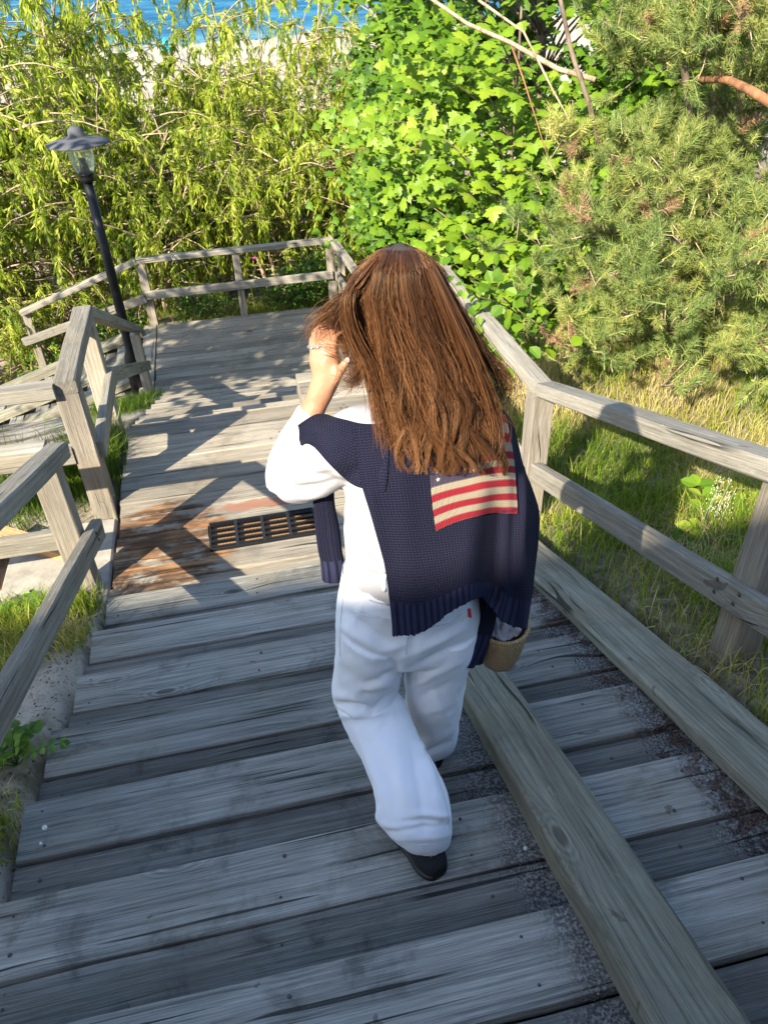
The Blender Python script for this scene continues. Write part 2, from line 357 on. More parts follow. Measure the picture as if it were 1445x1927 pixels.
# sea
w = NT('sea_water'); geo = w.n('ShaderNodeNewGeometry').outputs['Position']
wv = w.noise(w.scale(geo, (.35, 1.1, 1)), 1.0, 5, .62); wv2 = w.noise(w.scale(geo, (.05, .16, 1)), 1.0, 3, .5)
col = w.ramp(w.math('ADD', w.math('MULTIPLY', wv, .5), w.math('MULTIPLY', wv2, .5)), [(.40, (.006, .075, .16)), (.5, (.012, .125, .24)), (.60, (.04, .20, .32))])
spx = w.n('ShaderNodeSeparateXYZ'); w.set(spx.inputs[0], geo)
sh = w.step(w.math('SUBTRACT', spx.outputs[1], w.math('MULTIPLY', spx.outputs[0], .2)), 104, 92)
col = w.mix(w.math('MULTIPLY', sh, .6), col, (.13, .30, .38))
fo = w.math('MULTIPLY', w.step(w.noise(w.scale(geo, (.12, .9, 1)), 1.0, 4, .6), .66, .70), .5)
col = w.mix(fo, col, (.7, .75, .78))
w.principled(col, .55, w.bump(wv, 1.0, 1.2), spec=.12); M['sea'] = w.m
ys = np.array([90, 94, 98, 104, 115, 140, 200, 400, 1200, 6000.]); xs = np.array([-6000, -1500, -400, -100, -40, -20, -10, 0, 10, 20, 40, 100, 400, 1500, 6000.])
Xs, Ys = np.meshgrid(xs, ys); Yw = Ys + .2 * np.clip(Xs, -60, 60) * (Ys < 200)
Vs = np.stack([Xs.ravel(), Yw.ravel(), np.full(Xs.size, -8.99)], 1); n_ = len(xs)
ii = np.arange(len(ys) - 1)[:, None] * n_; jj = np.arange(n_ - 1)[None]
sea = link('sea', mesh_np('sea', Vs, [np.stack([ii + jj, ii + jj + 1, ii + n_ + jj + 1, ii + n_ + jj], -1).reshape(-1, 4)]), None, M['sea']); meta(sea, 'blue rippled sea beyond the beach', kind='structure')

# ------------------------------------------------------------------ upper staircase: 2 planks a tread, two lengthwise beams
def nose(k): return .796 + .4 * k, -(1.885 + .148 * k)
def nz_(y): return -1.5905 - .37 * y
st = thing('wooden_staircase', (0, 0, nz_(0)), 'wide weathered grey plank staircase in the foreground the woman walks down', 'staircase')
for k in range(-7, 7):
    Y, Z = nose(k); xl = -.894 + random.uniform(-.012, .012); xr = 1.415 + random.uniform(-.03, .03)
    wf = .200 + random.uniform(-.006, .010)
    if k == 6: Z -= .0
    zf = Z + random.uniform(-.002, .002)
    plank('tread_plank', (xl, Y - wf / 2, zf), (xr, Y - wf / 2, zf), wf, .045, st, M['tread'], segs=7, warp=.004, ch=.005)
    wb = .225
    yb = Y - wf - .008 - random.uniform(0, .006) - wb / 2
    xl2 = xl + random.uniform(-.01, .012)
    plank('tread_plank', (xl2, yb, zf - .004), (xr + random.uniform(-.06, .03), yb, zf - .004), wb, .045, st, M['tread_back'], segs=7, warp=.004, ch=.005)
    # riser board set back under each nosing
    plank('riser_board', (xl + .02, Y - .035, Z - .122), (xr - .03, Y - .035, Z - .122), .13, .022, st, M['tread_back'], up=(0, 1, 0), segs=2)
def along(x0, off, y0, y1): return (x0, y0, nz_(y0) + off), (x0, y1, nz_(y1) + off)
a, b = along(.655, .10, -2.4, 3.22); plank('ramp_beam', a, b, .18, .098, st, M['beam'], segs=22, ch=.012, warp=.006)
a, b = along(1.273, .06, -2.4, 3.30); plank('ramp_beam', a, b, .21, .058, st, M['beam'], segs=22, ch=.008, warp=.004)
# mid landing
ld = thing('wooden_landing', (0, 4.2, -2.9), 'sunlit plank landing halfway down, stained orange at its left edge', 'landing')
y = 3.19; i = 0
LZ = -2.862
grate_y0, grate_y1 = 3.57, 3.82
while y < 5.14:
    wd = random.choice([.145, .17, .195, .15])
    if abs(y - 3.19) < .01: wd = 3.565 - 3.195 - .19; 
    if i == 1: wd = .187
    if i == 2: wd = .259
    y1 = min(y + wd, 5.16); xl = -.894 + random.uniform(-.012, .012)
    z = LZ + random.uniform(-.004, .003) + (0.0)
    yc = (y + y1) / 2
    if i == 2:   # the grate is let into this board's row
        plank('deck_plank', (xl, y + wd / 4, z), (-.365, y + wd / 4, z), wd / 2 - .006, .045, ld, M['deck'], segs=3)
        plank('deck_plank', (xl, y + wd * .75, z), (-.365, y + wd * .75, z), wd / 2 - .006, .045, ld, M['deck'], segs=3)
        plank('deck_plank', (.285, yc, z), (1.60, yc, z), wd - .007, .045, ld, M['deck'], segs=3)
    else:
        plank('deck_plank', (xl, yc, z), (1.60 + random.uniform(-.03, .03), yc, z), y1 - y - .007, .045, ld, M['deck'], segs=7, warp=.005)
    y = y1; i += 1
# the landing runs on to the right of the lower flight
y = 5.16
while y < 5.62:
    y1 = min(y + .155, 5.63)
    plank('deck_plank', (.40, (y + y1) / 2, LZ + .002), (1.60, (y + y1) / 2, LZ + .002), y1 - y - .007, .05, ld, M['deck'], segs=4); y = y1
plank('fascia_board', (.388, 5.17, LZ - .075), (.388, 5.63, LZ - .075), .14, .022, ld, M['deck'], up=(-1, 0, 0), segs=2)
plank('fascia_board', (.40, 5.645, LZ - .075), (1.60, 5.645, LZ - .075), .14, .022, ld, M['deck'], up=(0, 1, 0), segs=2)
plank('fascia_board', (-.894, 5.155, LZ - .12), (.38, 5.155, LZ - .12), .13, .022, ld, M['deck'], up=(0, 1, 0), segs=2)
# lower flight: only one wide tread board shows on each step
sl = thing('lower_staircase', (0, 7, -4.0), 'lower flight of plank steps between the sunlit landing and the shaded platform', 'staircase')
for j in range(1, 12):
    Y = 5.13 + .36 * j; Z = -2.862 - .15 * j; xl = -.894 + random.uniform(-.01, .01)
    xr = 1.45
    x0 = xl if True else 0
    plank('tread_plank', (xl, Y - .09, Z), (xr, Y - .09, Z), .18, .045, sl, M['deck'], segs=5)
    plank('tread_plank', (xl, Y - .285, Z - .003), (xr, Y - .285, Z - .003), .20, .045, sl, M['deck'], segs=5)
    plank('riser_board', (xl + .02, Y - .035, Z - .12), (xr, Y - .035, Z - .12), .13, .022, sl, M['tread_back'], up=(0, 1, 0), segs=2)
# lower platform
pf = thing('wooden_platform', (0, 10.2, -4.7), 'lower plank platform in dappled shade enclosed by railings', 'platform')
y = 8.98; PZ = -4.66; i = 0
while y < 11.28:
    wd = .16 + random.uniform(-.01, .012); y1 = min(y + wd, 11.30); z = PZ + random.uniform(-.003, .003); yc = (y + y1) / 2
    if 9.12 < yc < 9.34:
        plank('deck_plank', (-1.17, yc, z), (-.37, yc, z), y1 - y - .008, .045, pf, M['deck'], segs=3)
        plank('deck_plank', (.40, yc, z), (1.62, yc, z), y1 - y - .008, .045, pf, M['deck'], segs=3)
    else: plank('deck_plank', (-1.17, yc, z), (1.62 + random.uniform(-.02, .02), yc, z), y1 - y - .008, .045, pf, M['deck'], segs=6)
    y = y1; i += 1
plank('edge_board', (-1.27, 8.98, PZ + .006), (-1.27, 11.30, PZ + .006), .175, .05, pf, M['deck'], segs=4)
plank('fascia_board', (-1.37, 8.98, PZ - .07), (-1.37, 11.30, PZ - .07), .14, .022, pf, M['deck'], up=(-1, 0, 0), segs=2)
# side stairs that leave the platform to the left (-x)
ss = thing('side_staircase', (-2.4, 10.2, -5.2), 'narrow steps with dark lengthwise beams leading left from the platform', 'staircase')
def sz(x): return -4.62 + .31 * (x + 1.42)
for j in range(0, 9):
    x = -1.75 - .37 * j; z = sz(x) - .03
    plank('tread_plank', (x + .09, 9.42, z), (x + .09, 11.12, z), .17, .04, ss, M['tread'], segs=3)
    plank('tread_plank', (x + .27, 9.42, z - .003), (x + .27, 11.12, z - .003), .16, .04, ss, M['tread_back'], segs=3)
for yb, w_ in ((11.0, .2), (10.1, .17), (9.5, .2)):
    plank('ramp_beam', (-1.40, yb, sz(-1.40) + .06), (-4.9, yb, sz(-4.9) + .06), w_, .10, ss, M['beam'], segs=6, ch=.01)

# ------------------------------------------------------------------ rails
def post(x, y, zb, zt, parent, s=.125, mat='post'):
    plank('post', (x, y, zb - .25), (x, y, zt), s, s, parent, M[mat], up=(1, 0, 0), segs=3, align_top=False, ch=.006, warp=.002)
def rail(name, a, b, w, t, parent, mat='rail', segs=8, **k):
    plank(name, a, b, w, t, parent, M[mat], segs=segs, ch=.008, warp=.003, **k)
H1, H2 = .90, .375
# left rail of the upper flight
r1 = thing('stair_railing', (-.98, 1.5, nz_(1.5)), 'weathered handrail along the left edge of the upper flight, shaded at its near end', 'railing')
rail('top_rail', (-.965, -2.4, nz_(-2.4) + H1), (-.965, 3.50, nz_(3.50) + H1 + .0), .105, .085, r1, segs=14)
rail('mid_rail', (-.925, -2.4, nz_(-2.4) + H2), (-.925, 3.60, nz_(3.60) + H2), .06, .115, r1, segs=14)
for yy in (-2.0, -.2, 1.4): post(-1.01, yy, nz_(yy), nz_(yy) + H1 - .085, r1)
post(-1.03, 3.42, -2.93, nz_(3.42) + H1 - .085, r1)
# rail on the near side of the side path
r2 = thing('path_railing', (-1.9, 3.42, -2.93), 'low pale rail pair turning left off the upper handrail end', 'railing')
zt = nz_(3.46) + H1 - .01
rail('top_rail', (-1.02, 3.50, zt - .005), (-3.2, 3.50, zt), .10, .085, r2)
rail('mid_rail', (-1.00, 3.50, zt - .53), (-3.2, 3.50, zt - .53), .055, .12, r2)
post(-2.6, 3.57, -3.05, zt - .09, r2)
# rail on the far side of the path, sunlit; turns the corner and follows the landing
TZ = LZ + .885
r3 = thing('landing_railing', (-1.03, 4.25, -2.93), 'sunlit corner railing left of the landing, one post stained orange at its foot', 'railing')
post(-1.005, 4.22, -2.95, TZ - .08, r3, .135)
post(-1.005, 5.17, -2.95, TZ - .08, r3, .125)
rail('top_rail', (-1.00, 4.15, TZ), (-1.00, 5.26, TZ), .125, .08, r3, segs=4)
rail('mid_rail', (-.93, 4.20, TZ - .44), (-.93, 5.22, TZ - .44), .06, .115, r3, segs=4)
rail('top_rail', (-1.06, 4.16, TZ - .003), (-3.2, 4.16, TZ - .003), .10, .085, r3)
rail('mid_rail', (-1.07, 4.17, TZ - .42), (-1.60, 4.17, TZ - .42), .06, .12, r3, segs=3)
post(-1.86, 4.24, -3.05, TZ - .09, r3, .13)
# sloping rail of the lower flight, left
r4 = thing('lower_stair_railing', (-1.1, 7.2, -3.9), 'grey rail dropping steeply from the landing to the platform past the lamp post', 'railing')
rail('top_rail', (-.99, 5.27, TZ - .01), (-1.20, 9.20, PZ + .88), .10, .08, r4, segs=6)
rail('mid_rail', (-.96, 5.24, TZ - .45), (-1.17, 9.20, PZ + .42), .06, .115, r4, segs=6)
post(-1.24, 9.18, PZ - .1, PZ + .80, r4, .11)
# railing round the far side of the platform
r5 = thing('platform_railing', (0.1, 11.3, PZ), 'grey two-bar railing along the far edge of the lower platform', 'railing')
ET = PZ + 1.0
for xx, s_ in ((-1.22, .12), (.12, .10), (1.50, .12)): post(xx, 11.36, PZ - .1, ET - .07, r5, s_)
rail('top_rail', (-1.26, 11.34, ET), (1.56, 11.34, ET + .01), .11, .075, r5, segs=6)
rail('mid_rail', (-1.24, 11.27, ET - .47), (1.50, 11.27, ET - .46), .055, .12, r5, segs=6)
post(1.64, 11.30, PZ - .1, ET - .09, r5, .11)
r6 = thing('platform_side_railing', (1.65, 10.3, PZ), 'rail on the right side of the platform running back behind the hair', 'railing')
rail('top_rail', (1.56, 11.28, ET), (1.68, 9.4, ET), .11, .075, r6, segs=4)
rail('mid_rail', (1.56, 11.22, ET - .46), (1.66, 9.4, ET - .46), .055, .12, r6, segs=4)
post(1.70, 9.4, PZ - .1, ET - .08, r6, .11)
rail('top_rail', (1.68, 9.40, ET - .005), (1.52, 5.3, LZ + .87), .10, .075, r6, segs=6)
r7 = thing('side_stair_railing', (-2.2, 11.35, -4.9), 'bleached railing sloping down to the left behind the lamp post', 'railing')
rail('top_rail', (-1.28, 11.33, ET - .005), (-3.02, 11.35, -4.24), .11, .075, r7, segs=5)
rail('mid_rail', (-1.27, 11.25, ET - .50), (-3.10, 11.29, -4.63), .055, .12, r7, segs=5)
post(-2.95, 11.42, -5.35, -4.30, r7, .11)
# right rail
r8 = thing('right_railing', (1.5, 1.7, nz_(1.7)), 'long weathered two-bar railing on the right of the upper flight, half in shade', 'railing')
rail('top_rail', (1.555, -2.4, nz_(-2.4) + H1 - .02), (1.555, 3.44, nz_(3.44) + H1 - .02), .105, .075, r8, segs=14)
rail('mid_rail', (1.535, -2.4, nz_(-2.4) + H2), (1.535, 3.50, nz_(3.5) + H2), .06, .115, r8, segs=14)
for yy in (-1.6, 0.0, 1.66): post(1.615, yy, nz_(yy) - .1, nz_(yy) + H1 - .09, r8, .12)
r9 = thing('landing_right_railing', (1.55, 4.3, -2.9), 'sunlit railing corner on the right of the landing', 'railing')
post(1.545, 3.46, -2.98, LZ + .80, r9, .12)
rail('top_rail', (1.55, 3.44, LZ + .875), (1.50, 5.34, LZ + .875), .105, .075, r9, segs=5)
rail('mid_rail', (1.50, 3.52, LZ + .38), (1.47, 5.30, LZ + .38), .06, .115, r9, segs=5)
post(1.54, 5.28, -2.98, LZ + .80, r9, .11)
bh = []
for (xf, ys_) in ((1.503, (1.61, 1.71, .05, 3.44)), (-.893, (1.36, 1.44, 3.40))):
    for yy in ys_:
        rr = r8 if xf > 0 else r1
        V, Q = lathe([(.0005, .004), (.006, .004), (.009, .001), (.009, -.002)], 10); V = V[:, [2, 0, 1]] * (-1 if xf > 0 else 1, 1, 1)
        for dz_ in (-.02, -.075):
            link('bolt_head', mesh_np('bolt_head', V + np.array([xf, yy + random.uniform(-.012, .012), nz_(yy) + H2 + dz_]), [Q]), rr, M['iron'])
# low orange kerb timbers by the path
kb = thing('timber_offcut', (-1.25, 3.9, -2.9), 'short orange sawn timbers lying behind the post at the path entrance', 'timber')
plank('timber_block', (-1.62, 4.02, -2.80), (-1.12, 3.72, -2.84), .10, .11, kb, M['fresh'], segs=3)
plank('timber_block', (-1.68, 3.98, -2.84), (-1.60, 3.60, -2.90), .10, .10, kb, M['fresh'], segs=3)
# path boards at the entrance
pb = thing('concrete_slab', (-1.0, 3.8, -2.93), 'pale sandy slab between the two left posts', 'slab')
w = NT('pale_concrete'); ge = w.n('ShaderNodeNewGeometry').outputs['Position']
nn = w.noise(ge, 8, 7, .65); w.principled(w.ramp(nn, [(.3, (.23, .21, .18)), (.7, (.42, .385, .33))]), .9, w.bump(w.noise(ge, 70, 4, .6), .4, .004)); M['slab'] = w.m
sm = plank('slab_block', (-1.22, 3.15, -2.885), (-1.22, 4.05, -2.885), .60, .08, pb, M['slab'], segs=2, ch=.012)

# ------------------------------------------------------------------ nails, litter
def merge_discs(name, pts, r, parent, mat, h=.003, jitter=.3):
    a = Acc()
    for p in pts:
        rr = r * random.uniform(1 - jitter, 1 + jitter); V, Q = lathe([(0.0005, h), (rr * .7, h), (rr, h * .4), (rr, -h)], 8); a.add(V + np.array(p), Q)
    return link(name, a.mesh(name), parent, mat)
nl = []
for k in range(-1, 7):
    Y, Z = nose(k)
    for x in (-.82, -.12, .42, .98, 1.10):
        for dy in (-.05, -.155, -.27):
            if random.random() < .8: nl.append((x + random.uniform(-.02, .02), Y + dy + random.uniform(-.01, .01), Z + .0005))
meta(merge_discs('nail_heads', nl, .0045, st, M['iron'], .0015), kind='stuff')
dirt = simple('dry_leaf_litter', (.055, .036, .026), .9, .2, 90, .6)
chip = simple('pale_sand_chips', (.22, .215, .20), .9, .2, 60, .4)
def chips(name, gen, n, size, mat, label, cat='litter'):
    a = Acc(); V0 = np.array([[-1, -.6, 0], [1, -.5, .1], [.8, .6, 0], [-.7, .7, .15], [0, 0, .45]], float)
    T = np.array([[0, 1, 4], [1, 2, 4], [2, 3, 4], [3, 0, 4]])
    for i in range(n):
        p = gen(); s = size * random.uniform(.4, 1.3); t = random.uniform(0, 6.28); c, s_ = math.cos(t), math.sin(t)
        R = np.array([[c, -s_, 0], [s_, c, 0], [0, 0, 1]]); V = (V0 * (s, s * random.uniform(.3, .9), s * .6)) @ R.T + np.array(p)
        a.add(V, None, T, random.random())
    o = link(name, a.mesh(name, False), None, mat); meta(o, label, kind='stuff'); return o
def tread_z(y):
    k = math.ceil((y - .796) / .4 - 1e-6)
    return -(1.885 + .148 * k)
def g_kerb():
    y = random.uniform(-.4, 3.0); f = ((y - .796) / .4) % 1
    return (1.166 - abs(random.gauss(0, .035)) * (1.5 - f), y, tread_z(y) + .002)
def g_mid():
    y = random.uniform(-.2, 2.6); f = ((y - .796) / .4) % 1
    if f > .5 and random.random() < .75: y -= .2
    return (.562 - abs(random.gauss(0, .03)), y, tread_z(y) + .002)
chips('leaf_litter', g_kerb, 700, .0040, dirt, 'dry brown needles and litter along the foot of the right beam')
chips('sand_litter', lambda: (g_kerb() if random.random() < .5 else g_mid()), 900, .0028, chip, 'grey sand and grit gathered beside the two lengthwise beams')
def g_left():
    x = random.uniform(-1.6, -.9); y = random.uniform(1.2, 3.4); return (x, y, float(ground_h(x, y)) + .002)
chips('bark_litter', g_left, 1300, .006, dirt, 'brown litter scattered on the sand left of the stairs')
pebble = simple('white_pebble', (.72, .70, .66), .7, .3)
pb_ = []
for (px, py, k) in ((85, 1558, 1), (78, 1588, 1), (988, 1597, 1)):
    Y, Z = nose(k); v = CAMR @ np.array([px - PW / 2, -(py - PH / 2), -FOC]); p = v * (Z / v[2]); pb_.append((p[0], p[1], Z + .003))
o = merge_discs('pebbles', pb_, .0055, None, pebble, .003, .4); meta(o, 'white shell bits and pebbles on the near treads', kind='stuff')

# ------------------------------------------------------------------ rubber grate mats
def ring_mat(x0, x1, y0, y1, z, label, big=True):
    t = thing('rubber_mat', ((x0 + x1) / 2, (y0 + y1) / 2, z), label, 'mat')
    # ribbed bars across and a comb of small teeth, framed
    fr = Acc()
    def bx(ax, ay, az, bx_, by, bz):
        V = np.array([[ax, ay, az], [bx_, ay, az], [bx_, by, az], [ax, by, az], [ax, ay, bz], [bx_, ay, bz], [bx_, by, bz], [ax, by, bz]])
        return V, np.array([[0, 3, 2, 1], [4, 5, 6, 7], [0, 1, 5, 4], [1, 2, 6, 5], [2, 3, 7, 6], [3, 0, 4, 7]])
    e = .008
    for a_ in ((x0, y0, x1, y0 + e), (x0, y1 - e, x1, y1), (x0, y0 + e, x0 + e, y1 - e), (x1 - e, y0 + e, x1, y1 - e)):
        V, Q = bx(a_[0], a_[1], z - .018, a_[2], a_[3], z + .004); fr.add(V, Q)
    link('frame', fr.mesh('frame', False), t, M['rubber'])
    nseg = 4
    for i in range(1, nseg):
        xx = x0 + (x1 - x0) * i / nseg; b_ = Acc(); V, Q = bx(xx - .009, y0 + e, z - .016, xx + .009, y1 - e, z + .005); b_.add(V, Q); link('cross_bar', b_.mesh('cross_bar', False), t, M['rubber'])
    nb = 5; b_ = Acc()
    for r in range(nb):
        yc = y0 + (y1 - y0) * (r + .5) / nb
        V, Q = bx(x0 + e, yc - .004, z - .016, x1 - e, yc + .004, z - .006); b_.add(V, Q)
        nt = int((x1 - x0) / .0085)
        for q in range(nt):
            xx = x0 + e + (x1 - x0 - 2 * e) * (q + .5) / nt
            V, Q = bx(xx - .0016, yc - .013, z - .014, xx + .0016, yc + .013, z + .003); b_.add(V, Q)
    o = link('comb_teeth', b_.mesh('comb_teeth', False), t, M['rubber']); meta(o, kind='stuff')
    b_ = Acc(); V, Q = bx(x0, y0, z - .05, x1, y1, z - .028); b_.add(V, Q); link('wooden_bed', b_.mesh('wooden_bed', False), t, M['fresh'] if big else M['tread_back'])
ring_mat(-.357, .275, 3.565, 3.822, LZ, 'black ribbed rubber grate mat let into the sunlit landing')
ring_mat(-.36, .39, 9.13, 9.33, PZ + .014, 'dark grate mat let into the shaded lower platform', False)

# ------------------------------------------------------------------ lamp post
lx, ly, lz = -1.37, 9.42, -4.90
lp = thing('lamp_post', (lx, ly, lz), 'slim black lamp post with grey disc hood and clear glass beside the lower stairs', 'lamp post')
def lobj(name, prof, seg, mat, parent, smooth=True):
    if name != 'pole': prof = [(r * 1.34, Ht + (z - Ht) * 1.34) for r, z in prof]
    V, Q = lathe(prof, seg); return link(name, mesh_np(name, V, [Q], smooth=smooth), parent, mat, Matrix.Translation((lx, ly, lz)))
Ht = 3.30   # hood top
pole = lobj('pole', [(.0, .0), (.112, 0), (.112, .55), (.10, .64), (.060, .74), (.057, 1.6), (.052, Ht - .54), (.0, Ht - .54)], 20, M['lamp_dark'], lp)
lobj('collar', [(.04, Ht - .42), (.058, Ht - .415), (.062, Ht - .39), (.055, Ht - .375), (.066, Ht - .36), (.066, Ht - .35), (0, Ht - .35)], 24, M['lamp_dark'], lp)
hood = lobj('hood', [(.0, Ht - .005), (.035, Ht - .008), (.058, Ht - .03), (.064, Ht - .075), (.09, Ht - .084), (.16, Ht - .098), (.245, Ht - .124), (.247, Ht - .132), (.16, Ht - .110), (.05, Ht - .10), (0, Ht - .10)], 40, M['lamp_grey'], lp)
lobj('finial', [(.0, Ht + .03), (.004, Ht + .03), (.005, Ht), (.012, Ht - .008), (0, Ht - .009)], 10, M['lamp_grey'], hood)
w = NT('clear_lamp_glass'); gl = w.n('ShaderNodeBsdfGlossy', i_Roughness=.12); tr = w.n('ShaderNodeBsdfTransparent'); tl = w.n('ShaderNodeBsdfTranslucent')
tl.inputs[0].default_value = (.85, .88, .86, 1); tr.inputs[0].default_value = (.93, .95, .93, 1)
m1 = w.n('ShaderNodeMixShader', i_0=.22); w.set(m1.inputs[1], tr.outputs[0]); w.set(m1.inputs[2], tl.outputs[0])
lw = w.n('ShaderNodeLayerWeight', i_Blend=.25); m2 = w.n('ShaderNodeMixShader'); w.set(m2.inputs[0], w.math('ADD', w.math('MULTIPLY', lw.outputs[0], .5), .08)); w.set(m2.inputs[1], m1.outputs[0]); w.set(m2.inputs[2], gl.outputs[0])
w.t.links.new(m2.outputs[0], w.out.inputs[0]); M['glass'] = w.m
lobj('glass_shade', [(.062, Ht - .352), (.078, Ht - .32), (.096, Ht - .24), (.103, Ht - .16), (.104, Ht - .105)], 28, M['glass'], lp)
lobj('lamp_holder', [(0, Ht - .35), (.034, Ht - .35), (.034, Ht - .29), (.026, Ht - .275), (.026, Ht - .24), (0, Ht - .24)], 14, M['lamp_dark'], lp)

# ------------------------------------------------------------------ blue beach things far off
bt = thing('beach_windbreak', (-2.6, 85, -8.95), 'small turquoise sun shelter far off on the pale beach', 'beach shelter')
V, Q = lathe([(.62, 0), (.60, .25), (.46, .62), (.22, .92), (.02, 1.02)], 12)
link('canopy', mesh_np('canopy', V * (.75, .6, 1.15), [Q], smooth=True), bt, simple('turquoise_nylon', (.01, .42, .62), .5), Matrix.Translation((-2.6, 85, -8.95)))
V, Q = lathe([(.03, 0), (.03, 1.3), (0, 1.3)], 6)
link('pole', mesh_np('pole', V, [Q]), bt, M['steel'], Matrix.Translation((-1.9, 85, -8.95)))

# ------------------------------------------------------------------ unseen blocker added behind the camera, shaped to throw shade over the near steps
def shade_blocker():
    a = Acc(); nxh, nzh = 90, 10
    top = lambda x: float(np.interp(x, [-16, -9, -7.6, -6.8, -6.1, -5.5, -4.8, -4.0, -2, 2], [5.55, 5.38, 5.33, 5.27, 5.22, 5.26, 5.24, 5.28, 5.35, 5.5]))
    xs = np.linspace(-15, 1.6, nxh); V = []
    for yy, zz in [(-6.5, -3), (-6.5, .9), (-6.4, 1.0), (-5.6, 1.0), (-5.5, .9), (-5.5, -3)]:
        for x in xs:
            h = top(x) + HOFF; z = h * zz if zz > 0 else .2
            if zz == 1.0: z = h
            nzv = noise.noise(Vector((x * 1.7, yy, z))) * .05
            V.append((x, yy + nzv, z + (nzv * .6 if zz > 0 else 0)))
    V = np.array(V); R = 6; i = np.arange(R - 1)[:, None] * nxh; j = np.arange(nxh - 1)[None]
    Q = np.stack([i + j, i + j + 1, i + nxh + j + 1, i + nxh + j], -1).reshape(-1, 4)
    return V, Q
HOFF = 0.0
V, Q = shade_blocker()
hd = link('sun_blocker', mesh_np('sun_blocker', V, [Q]), None, simple('blocker_green', (.04, .07, .02), .8, .2, 20, .5)); meta(hd, 'unseen blocker added behind the viewer to shade the near steps', 'light blocker')
# ================================================================== vegetation
def leafmat(name, stops, trans=.35, rough=.45, spec=.35, vein=False):
    w = NT(name); at_ = w.n('ShaderNodeAttribute', attribute_name='tint'); oi = w.n('ShaderNodeObjectInfo')
    t = w.math('ADD', at_.outputs['Fac'], w.math('MULTIPLY', w.math('SUBTRACT', oi.outputs['Random'], .5), .18))
    col = w.ramp(t, stops)
    p = w.n('ShaderNodeBsdfPrincipled'); w.set(p.inputs['Base Color'], col); p.inputs['Roughness'].default_value = rough; p.inputs['Specular IOR Level'].default_value = spec
    tl = w.n('ShaderNodeBsdfTranslucent'); w.set(tl.inputs[0], w.mix(.5, col, (.22, .30, .02), 'MIX'))
    mx = w.n('ShaderNodeMixShader', i_0=trans); w.set(mx.inputs[1], p.outputs[0]); w.set(mx.inputs[2], tl.outputs[0])
    w.t.links.new(mx.outputs[0], w.out.inputs[0]); return w.m
M['willow'] = leafmat('willow_leaf', [(0, (.05, .10, .010)), (.35, (.17, .25, .018)), (.7, (.33, .41, .030)), (1, (.52, .54, .08))], .45)
M['maple'] = leafmat('maple_leaf', [(0, (.030, .080, .010)), (.4, (.095, .20, .012)), (.75, (.21, .33, .018)), (1, (.34, .37, .04))], .40)
M['pine'] = leafmat('pine_needles', [(0, (.09, .15, .055)), (.4, (.22, .30, .09)), (.75, (.38, .43, .12)), (1, (.55, .48, .16))], .35, .45)
M['grass'] = leafmat('grass_blade', [(0, (.06, .12, .012)), (.35, (.18, .28, .02)), (.6, (.38, .37, .06)), (.8, (.56, .46, .18)), (1, (.66, .54, .30))], .35)
M['rose'] = leafmat('rose_leaf', [(0, (.02, .06, .012)), (.5, (.06, .15, .014)), (1, (.14, .25, .02))], .3)
M['deadneedle'] = leafmat('dead_needles', [(0, (.22, .13, .07)), (1, (.42, .28, .16))], .1)
def bark(name, a, b, sc=14):
    w = NT(name); g_ = w.n('ShaderNodeNewGeometry').outputs['Position']
    n_ = w.noise(w.scale(g_, (1, 1, .35)), sc, 5, .65); w.principled(w.ramp(n_, [(.32, a), (.66, b)]), .85, w.bump(n_, .6, .01)); return w.m
M['bark'] = bark('grey_brown_bark', (.07, .05, .035), (.26, .20, .15))
M['twig'] = bark('tan_twig_bark', (.16, .11, .065), (.50, .39, .27), 22)
M['pinebark'] = bark('orange_pine_bark', (.12, .055, .03), (.38, .19, .09), 12)
def rotm(n):  # n random rotation matrices
    q = RS.normal(size=(n, 4)); q /= np.linalg.norm(q, axis=1)[:, None]; w_, x, y, z = q.T
    return np.stack([np.stack([1 - 2 * (y * y + z * z), 2 * (x * y - z * w_), 2 * (x * z + y * w_)], -1), np.stack([2 * (x * y + z * w_), 1 - 2 * (x * x + z * z), 2 * (y * z - x * w_)], -1), np.stack([2 * (x * z - y * w_), 2 * (y * z + x * w_), 1 - 2 * (x * x + y * y)], -1)], 1)
def unit(v): return v / (np.linalg.norm(v, axis=-1, keepdims=True) + 1e-12)
def frame_from(d, up):
    """rotation matrices whose columns are: x = leaf width, y = leaf length along d, z = leaf normal near up"""
    y = unit(d); x = unit(np.cross(y, up)); z = np.cross(x, y); return np.stack([x, y, z], -1)
def scatter(template, faces, R, P, S, tint, tvar=None):
    """copies of a template; R (n,3,3), P (n,3), S (n,), tint (n,)"""
    n = len(P); m = len(template)
    V = np.einsum('nij,mj->nmi', R, template) * np.asarray(S)[:, None, None] + P[:, None]
    F = (np.asarray(faces)[None] + (np.arange(n) * m)[:, None, None]).reshape(-1, len(faces[0]))
    t = np.repeat(tint, m)
    if tvar is not None: t = t + np.tile(tvar, n)
    return V.reshape(-1, 3), F, np.clip(t, 0, 1)
def joined(name, parts, smooth=False):
    Vs, Fs, Ts = [], {}, []; n = 0
    for V, F, t in parts:
        F = np.asarray(F)
        if len(F): Fs.setdefault(F.shape[1], []).append(F + n)
        Vs.append(V); Ts.append(t); n += len(V)
    return mesh_np(name, np.vstack(Vs), [np.vstack(f) for f in Fs.values()], np.concatenate(Ts), smooth)
